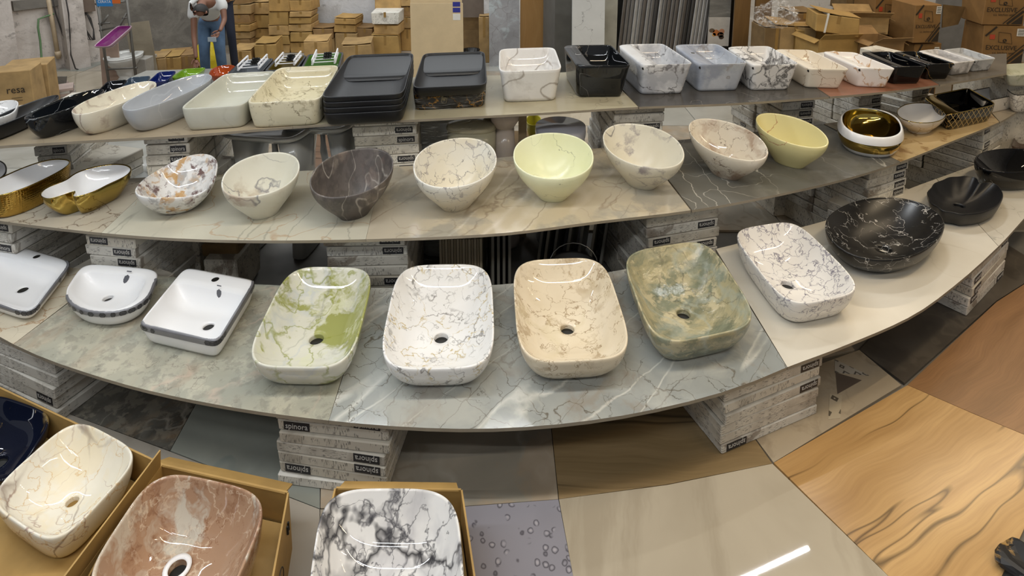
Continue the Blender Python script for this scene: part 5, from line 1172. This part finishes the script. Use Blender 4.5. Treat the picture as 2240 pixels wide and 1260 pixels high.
PVC = plain('beige_pvc', '#b7a386', .5); CAB = plain('dark_cable', '#3a3633', .6, var=0); HOSE = plain('green_hose', '#5e7d55', .5)
t = empty('water_pipe', (on(110, 60, .04).x, on(110, 60, .04).y, 0)); tag(t, 'beige plastic pipe running down the stained left wall', 'pipe')
MB().tube([on(101, -30, .05)-t.location, on(128, 128, .05)-t.location], .022, 10).build('pipe', PVC, t, True)
MB().tube([on(126, 112, .05)-t.location, on(128, 124, .05)-t.location], .03, 10).build('coupling', PVC, t, True)
o = MB().tube([on(118, 30, .06), on(100, 36, .06), on(84, 42, .06), on(83, 60, .07), on(88, 90, .07), on(91, 130, .10), on(92, 165, .2), on(97, 205, .45)], .010, 8).build('garden_hose', HOSE, None, True); tag(o, 'thin green hose hanging from the tap stub on the left wall', 'hose')
for i, (pts, lb) in enumerate((([(113, -10), (122, 30), (137, 75), (148, 110), (158, 145), (175, 160)], 'dark cable sagging down the wall right of the beige pipe'),
    ([(143, -10), (150, 30), (153, 78), (155, 120), (165, 150), (188, 158)], 'dark cable running down the front of the plaster pillar'))):
    o = MB().tube([on(x, y, .19 if i else .05) for x, y in pts], .007, 6).build('wall_cable', CAB, None, True); tag(o, lb, 'cable', 'cables on the left wall')
q = on(183, 12, .02); t = empty('junction_box', q, wrz); tag(t, 'brown junction box with a coil of cable on the wall beside the steel rack', 'junction box')
MB().box(-.09, .09, -.06, 0, -.07, .07).build('box', plain('junction_brown', '#6b5c50', .6), t)
for k in range(3): MB().tube([(-.02+.012*k, -.04, -.07), (-.03-.01*k, -.05, -.2), (-.02+.02*k, -.06, -.38), (.03+.01*k, -.05, -.40), (.05, -.05, -.28), (.02+.01*k, -.04, -.15), (.0, -.04, -.07)], .006, 6).build('cable_coil', CAB, t, True)
# cartons with lettering at the far left
RS = text_mesh('resa', .1, 'lettering'); RS.materials.append(BRN)
for (x0, y0, x1, y1, Y, yw, lb) in ((2, 156, 50, 232, 4.35, .35, 'brown carton with lower case lettering at the left edge, behind the black basin'), (38, 142, 88, 222, 4.6, .45, 'brown carton with lower case lettering, the farther of the pair at the left edge')):
    t, w_, h_ = pcarton('lettered_carton', x0-12, y0, x1+6, y1, Y, .25, CARD2, lb, ground=True, yaw=yw, flaps=False, seam=False, group='lettered cartons at the left edge')
    txt(RS, w_*.42, (w_*.12, -.005, h_*.72), t); 
    for k in range(2): MB().box(0, w_*.25, -.005, -.003, h_*(.60-.04*k), h_*(.605-.04*k)).build('print_line', BRN, t)
# rubble, tile stack, grey slab
TP = [plain('pink_tile_edge', '#b3a097', .6), plain('white_tile_edge', '#bdb8b1', .6)]
q = at(134, 170, 5.0); 
for i in range(9):
    o = MB().box(-.075, .075, -.1, .1, 0, .022).build('loose_tile', TP[i % 2], None, loc=(q.x+R.uniform(-.012, .012), q.y, .001+i*.0235), rz=.5+R.uniform(-.12, .12)); tag(o, '%s loose tile of the small pile by the plaster pillar' % ORD[8-i], 'tile', 'loose tiles piled by the plaster pillar')
o = MB().box(-.09, .09, 0, .03, 0, .26).build('cement_slab', W_C, None, loc=at(106, 170, 5.1), rz=.4); o.rotation_euler = (-.15, .12, .4); tag(o, 'grey cement slab leaning beside the small pile of tiles', 'slab')
for i, (px, py, s_) in enumerate(((104, 196, .07), (118, 190, .06), (130, 195, .065), (112, 203, .05), (140, 186, .05))):
    bm = bmesh.new(); bmesh.ops.create_icosphere(bm, subdivisions=1, radius=s_)
    for v in bm.verts: v.co = Vector((v.co.x*R.uniform(.8, 1.3), v.co.y*R.uniform(.7, 1.2), max(-s_*.5, v.co.z*R.uniform(.5, .8))))
    me = bpy.data.meshes.new('rubble_piece'); bm.to_mesh(me); bm.free(); me.materials.append([CARD3, TP[0], CARD2][i % 3])
    o = bpy.data.objects.new('rubble_piece', me); COL.objects.link(o); o.location = U(px, py, 0)+Vector((0, 0, s_*.5)); tag(o, '%s lump of rubble on the floor by the left wall' % ('largest brown', 'small pinkish', 'pale brown middle', 'smallest brown front', 'rearmost pinkish')[i], 'rubble', 'rubble lumps by the left wall')
# steel rack with the purple basin and the sign
RY = 5.35; GR = plain('grey_steel_paint', '#6d6a64', .5, .3)
P3 = lambda x, y, Y=RY: UY(x, y, Y)
org = at(250, 100, RY); t = empty('steel_rack', org); tag(t, 'grey steel rack with a small blue sign against the left wall', 'rack')
def bar(pts, nm='bar', r=.010): MB().tube([Vector(p)-org for p in pts], r, 6).build(nm, GR, t, True)
zg = lambda p: Vector((p.x, p.y, 0.0))
for a, c in ((P3(209, -20), P3(236, 158)), (P3(275, -20), P3(296, 156))): bar([a, Vector((c.x, c.y, .0))], 'post', .012)
bar([P3(209, 9), P3(274, 3)]); bar([P3(218, 67), P3(262, 57), P3(277, 28)]); bar([P3(237, 33), P3(219, 58)]); bar([P3(216, 52), P3(240, 50)]); bar([P3(232, 152), P3(300, 148)]); bar([P3(268, 40), P3(280, 38)])
SB = plain('sign_blue', '#2f7fc0', .4, var=0); SO = plain('sign_orange', '#d06a2c', .4, var=0)
so = P3(240, 3)-org
MB().box(-.115, .03, -.012, -.006, -.045, .12).build('sign', SB, t, loc=so); MB().box(.03, .105, -.012, -.006, -.018, .12).build('sign', SO, t, loc=so)
SG = text_mesh('CERATA', .1, 'lettering'); SG.materials.append(WHITE); txt(SG, .12, (so.x-.042, so.y-.0135, so.z-.002), t)
PUR = plain('purple_glass', '#6a1a5c', .12, var=.05); PURL = plain('purple_rim', '#a58a96', .2, var=0)
pr = basin('purple square basin propped at a slant on the steel rack', .46, Q((222, 110), (272, 105), (284, 66), (240, 72)), PURL, n=7, base=.7, H=.05, th=.012, D=.5, k=3, in_mat=PUR)
pr['root'].location = UY(252, 88, 5.2); pr['root'].rotation_euler = (.35, 0, -.05)
for v in pr['root'].children[0].data.vertices: v.co.x *= .9; v.co.y *= .42
toilet(at(276, 150, 5.6), .2, 'white toilet in front of the steel rack below the purple basin', group=None, s=.85, tank=False)
o = panel('pink_board', (220, 90, 252, 158), 5.5, .015, plain('pinkish_board', '#a08878', .6), 'pinkish board standing behind the steel rack', 'board', lean=-.06)
o = panel('cardboard_sheet', (292, 52, 334, 128), 5.7, .012, plain('beige_card_sheet', '#8f8470', .75), 'beige cardboard sheet leaning beside the steel rack', 'sheet', lean=-.10, yaw=.1); o.rotation_euler.y = -.12
o.location.z = .012*1
pcarton('small_basin_box', 288, 127, 318, 152, 5.6, .2, plain('grey_ceramic_box', '#a09c94', .4), 'pale grey box behind the toilet by the steel rack', 'box', ground=True, flaps=False, seam=False)
bm = bmesh.new(); bmesh.ops.create_icosphere(bm, subdivisions=3, radius=.10)
for v in bm.verts: v.co *= 1+.3*mn.noise(v.co*12); v.co.z = max(-.09, v.co.z)
me = bpy.data.meshes.new('black_bag'); bm.to_mesh(me); bm.free(); me.materials.append(plain('black_plastic', '#17171a', .3, var=0)); o = bpy.data.objects.new('black_bag', me); COL.objects.link(o)
q = at(330, 130, 6.0); o.location = (q.x, q.y, .09); tag(o, 'black plastic bag on the floor behind the beige cardboard sheet', 'bag')

# ------------------------------------------------------------------ people
SKIN = plain('brown_skin', '#7a5340', .55, var=.04); SHIRT = plain('white_t_shirt', '#d5d5d3', .85, var=.02); JEANS = plain('blue_jeans', '#56708f', .8, var=.12); HAIR = plain('black_hair', '#191513', .6, var=0); DJ = plain('dark_navy_cloth', '#1c2233', .8, var=.05)
HY = 5.55
o0 = Vector((UY(462, 100, HY).x, HY, 0)); man = empty('person', o0); tag(man, 'man in a white T-shirt and blue jeans bending down over the coloured basins', 'person')
P = lambda x, y, Y: UY(x, y, Y)
pel = P(463, 40, 5.62); wst = P(458, 22, 5.52); chs = P(453, 6, 5.36); nck = P(443, 6, 5.22); hd0 = P(439, 18, 5.14); hd1 = P(436, 36, 5.10)
shL = P(424, 12, 5.30); elL = P(424, 78, 5.20); wrL = P(429, 128, 5.10)
shR = P(486, 4, 5.36); elR = P(491, 44, 5.28); wrR = P(481, 68, 5.12)
hpL = P(448, 50, 5.62); knL = P(447, 108, 5.56); anL = Vector((P(449, 150, 5.66).x, 5.66, .05)); toL = Vector((anL.x-.01, 5.52, .025))
hpR = P(476, 50, 5.62); knR = P(481, 108, 5.56); anR = Vector((P(488, 150, 5.66).x, 5.66, .05)); toR = Vector((anR.x+.01, 5.52, .025))
pts = [pel, wst, chs, nck, hd0, hd1, shL, elL, wrL, shR, elR, wrR, hpL, knL, anL, toL, hpR, knR, anR, toR]
eds = [(0, 1), (1, 2), (2, 3), (3, 4), (4, 5), (2, 6), (6, 7), (7, 8), (2, 9), (9, 10), (10, 11), (0, 12), (12, 13), (13, 14), (14, 15), (0, 16), (16, 17), (17, 18), (18, 19)]
rad = [.075, .07, .08, .032, .05, .042, .034, .024, .016, .034, .024, .016, .055, .038, .026, .022, .055, .038, .026, .022]
skinned(eds, rad, 'body', SKIN, man, 2, 0, o0, pts)
sh2 = P(422, 44, 5.26); sr2 = P(490, 26, 5.32)
sp = [pel.lerp(wst, .35), wst, chs, chs.lerp(nck, .35), shL, sh2, shR, sr2]
skinned([(0, 1), (1, 2), (2, 3), (2, 4), (4, 5), (2, 6), (6, 7)], [.105, .10, .11, .085, .058, .050, .056, .048], 't_shirt', SHIRT, man, 2, 2, o0, sp)
jp = [pel, hpL, knL, anL+Vector((0, 0, .04)), hpR, knR, anR+Vector((0, 0, .04)), pel.lerp(wst, .5)]
skinned([(0, 1), (1, 2), (2, 3), (0, 4), (4, 5), (5, 6), (0, 7)], [.085, .072, .052, .045, .072, .052, .045, .088], 'jeans', JEANS, man, 2, 0, o0, jp)
# head details: the face looks down at the basins
hc = hd0.lerp(hd1, .45); dn = (hd1-hd0).normalized(); fwd = Vector((-.1, -1, -.35)); fwd = (fwd-dn*fwd.dot(dn)).normalized(); sd = dn.cross(fwd).normalized()
def hp(a, b_, c): return hc+sd*a+dn*b_+fwd*c-o0
hm = MB(); rn = []
for i in range(9):
    ph = PI*i/16*1.15; r_ = .064*math.sin(ph); zz = .064*math.cos(ph); rn.append((r_, zz))
hairv = []; hairf = []; n = 20
for (r_, zz) in rn:
    for j in range(n): a = 2*PI*j/n; hairv.append(hp(r_*math.cos(a)*.95, -zz*1.15-.006, r_*math.sin(a)*1.08-.008))
hairf = [(i*n+j, i*n+(j+1) % n, (i+1)*n+(j+1) % n, (i+1)*n+j) for i in range(len(rn)-1) for j in range(n)]
ho = mesh('hair', hairv, hairf, HAIR, man, True); 
EYE = plain('eye', '#20160f', .2, var=0); LIP = plain('lips', '#6b4038', .5, var=0)
for s_ in (-1, 1):
    bm = bmesh.new(); bmesh.ops.create_uvsphere(bm, u_segments=10, v_segments=8, radius=.006); me = bpy.data.meshes.new('eye'); bm.to_mesh(me); bm.free(); me.materials.append(EYE); e_ = bpy.data.objects.new('eye', me); link(e_, man); e_.location = hp(.019*s_, .010, .050)
    MB().tube([hp(.055*s_, -.004, -.004), hp(.060*s_, .010, -.006), hp(.055*s_, .024, -.004)], [.007, .010, .005], 8).build('ear', SKIN, man, True)
    MB().tube([hp(.010*s_, -.004, .052), hp(.020*s_, -.007, .052), hp(.030*s_, -.003, .046)], .003, 6).build('eyebrow', HAIR, man, True)
MB().tube([hp(0, .006, .050), hp(0, .022, .062), hp(0, .030, .054)], [.005, .009, .006], 8).build('nose', SKIN, man, True)
MB().tube([hp(-.014, .043, .046), hp(0, .044, .052), hp(.014, .043, .046)], [.002, .004, .002], 6).build('mouth', LIP, man, True)
def hand(w_, d, side, up, name='hand', curl=.3):
    d = d.normalized(); side = (side-d*side.dot(d)).normalized(); nr = d.cross(side); s_ = .70
    pp = [w_, w_+d*.045*s_]; ee = [(0, 1)]; rr_ = [(.016, .012), (.026*s_+.004, .011)]
    for k, (o_, L) in enumerate(((-.028, .052), (-.010, .066), (.009, .062), (.027, .046))):
        b0 = w_+d*.07*s_+side*o_*s_; k1 = b0+d*L*s_*.5+nr*curl*.01; k2 = k1+d*L*s_*.5+nr*curl*.03; i0 = len(pp); pp += [b0, k1, k2]; ee += [(1, i0), (i0, i0+1), (i0+1, i0+2)]; rr_ += [.0075, .0065, .005]
    b0 = w_+d*.02*s_+side*(-.036)*s_; i0 = len(pp); pp += [b0, b0+d*.025*s_-side*.018*s_, b0+d*.052*s_-side*.022*s_]; ee += [(0, i0), (i0, i0+1), (i0+1, i0+2)]; rr_ += [.009, .0075, .006]
    return skinned(ee, rr_, name, SKIN, man, 1, 0, o0, pp)
hand(wrL, wrL-elL, Vector((1, .2, 0)), None)
hand(wrR, Vector((-.3, -.5, -.5)), Vector((1, 0, -.3)), None, curl=.8)
q = wrR+Vector((-.03, -.09, -.055))-o0; MB().box(-.035, .035, -.006, .006, -.02, .02).build('phone', plain('pale_phone', '#9aa4ad', .2, var=0), man, loc=q)
for an, to in ((anL, toL), (anR, toR)): 
    MB().tube([an+Vector((0, .02, -.015))-o0, to+Vector((0, 0, .005))-o0, to+Vector((0, -.05, 0))-o0], [.034, .032, .020], 10).build('shoe', DARK, man, True)
# second figure behind, mostly above the frame
o1 = Vector((UY(505, 100, 6.05).x, 6.05, 0)); m2 = empty('person', o1); tag(m2, 'person in dark navy clothes half hidden behind the bending man', 'person')
Q_ = lambda x, y, Y: UY(x, y, Y)
pl = Q_(490, -10, 6.1); c2_ = Q_(486, -70, 6.1); nk = Q_(485, -95, 6.1); hd = Q_(484, -125, 6.08)
a1 = Q_(483, 18, 6.1); k1 = Q_(484, 75, 6.05); f1_ = Vector((Q_(484, 140, 6.1).x, 6.1, .04)); a2 = Q_(498, 18, 6.1); k2 = Q_(506, 75, 6.05); f2_ = Vector((Q_(513, 128, 6.1).x, 6.1, .04))
s1 = Q_(468, -78, 6.1); e1 = Q_(464, -35, 6.08); w1 = Q_(466, 5, 6.05); s2 = Q_(505, -78, 6.1); e2 = Q_(510, -35, 6.08); w2 = Q_(506, 0, 6.02)
skinned([(0, 1), (1, 2), (2, 3), (0, 4), (4, 5), (5, 6), (0, 7), (7, 8), (8, 9), (1, 10), (10, 11), (11, 12), (1, 13), (13, 14), (14, 15)], [.075, .08, .03, .05, .05, .036, .026, .05, .036, .026, .034, .024, .016, .034, .024, .016], 'body', SKIN, m2, 2, 0, o1, [pl, c2_, nk, hd, a1, k1, f1_, a2, k2, f2_, s1, e1, w1, s2, e2, w2])
skinned([(0, 1), (1, 2), (2, 3), (0, 4), (4, 5), (5, 6)], [.08, .06, .045, .038, .06, .045, .038], 'trousers', DJ, m2, 2, 0, o1, [pl, a1, k1, f1_+Vector((0, 0, .03)), a2, k2, f2_+Vector((0, 0, .03))])
skinned([(0, 1), (1, 2), (2, 3), (1, 4), (4, 5)], [.09, .10, .05, .045, .05, .045], 'shirt', DJ, m2, 2, 1, o1, [pl, c2_, s1, e1, s2, e2]) if 0 else skinned([(0, 1), (1, 2), (2, 3), (1, 4), (4, 5)], [.09, .10, .05, .042, .05, .042], 'shirt', DJ, m2, 2, 1, o1, [pl, c2_, s1, e1, s2, e2])
for f_ in (f1_, f2_): MB().tube([f_+Vector((0, .03, -.01))-o1, f_+Vector((0, -.06, -.012))-o1, f_+Vector((0, -.12, -.018))-o1], [.034, .032, .02], 10).build('shoe', DARK, m2, True)
# yellow bag between the man's legs
bm = bmesh.new(); bmesh.ops.create_icosphere(bm, subdivisions=3, radius=.12)
for v in bm.verts: v.co *= 1+.3*mn.noise(v.co*9); v.co.z = max(-.11, v.co.z*1.1)
me = bpy.data.meshes.new('yellow_bag'); bm.to_mesh(me); bm.free(); me.materials.append(plain('yellow_plastic', '#c9b31e', .35, var=.1)); o = bpy.data.objects.new('yellow_bag', me); COL.objects.link(o)
q = UY(455, 108, 6.0); o.location = (q.x, q.y, .22); 
o.scale = (1, 1, 1.6); o.location.z = .19; tag(o, 'yellow plastic bag on the floor seen between the bending man\'s legs', 'bag')
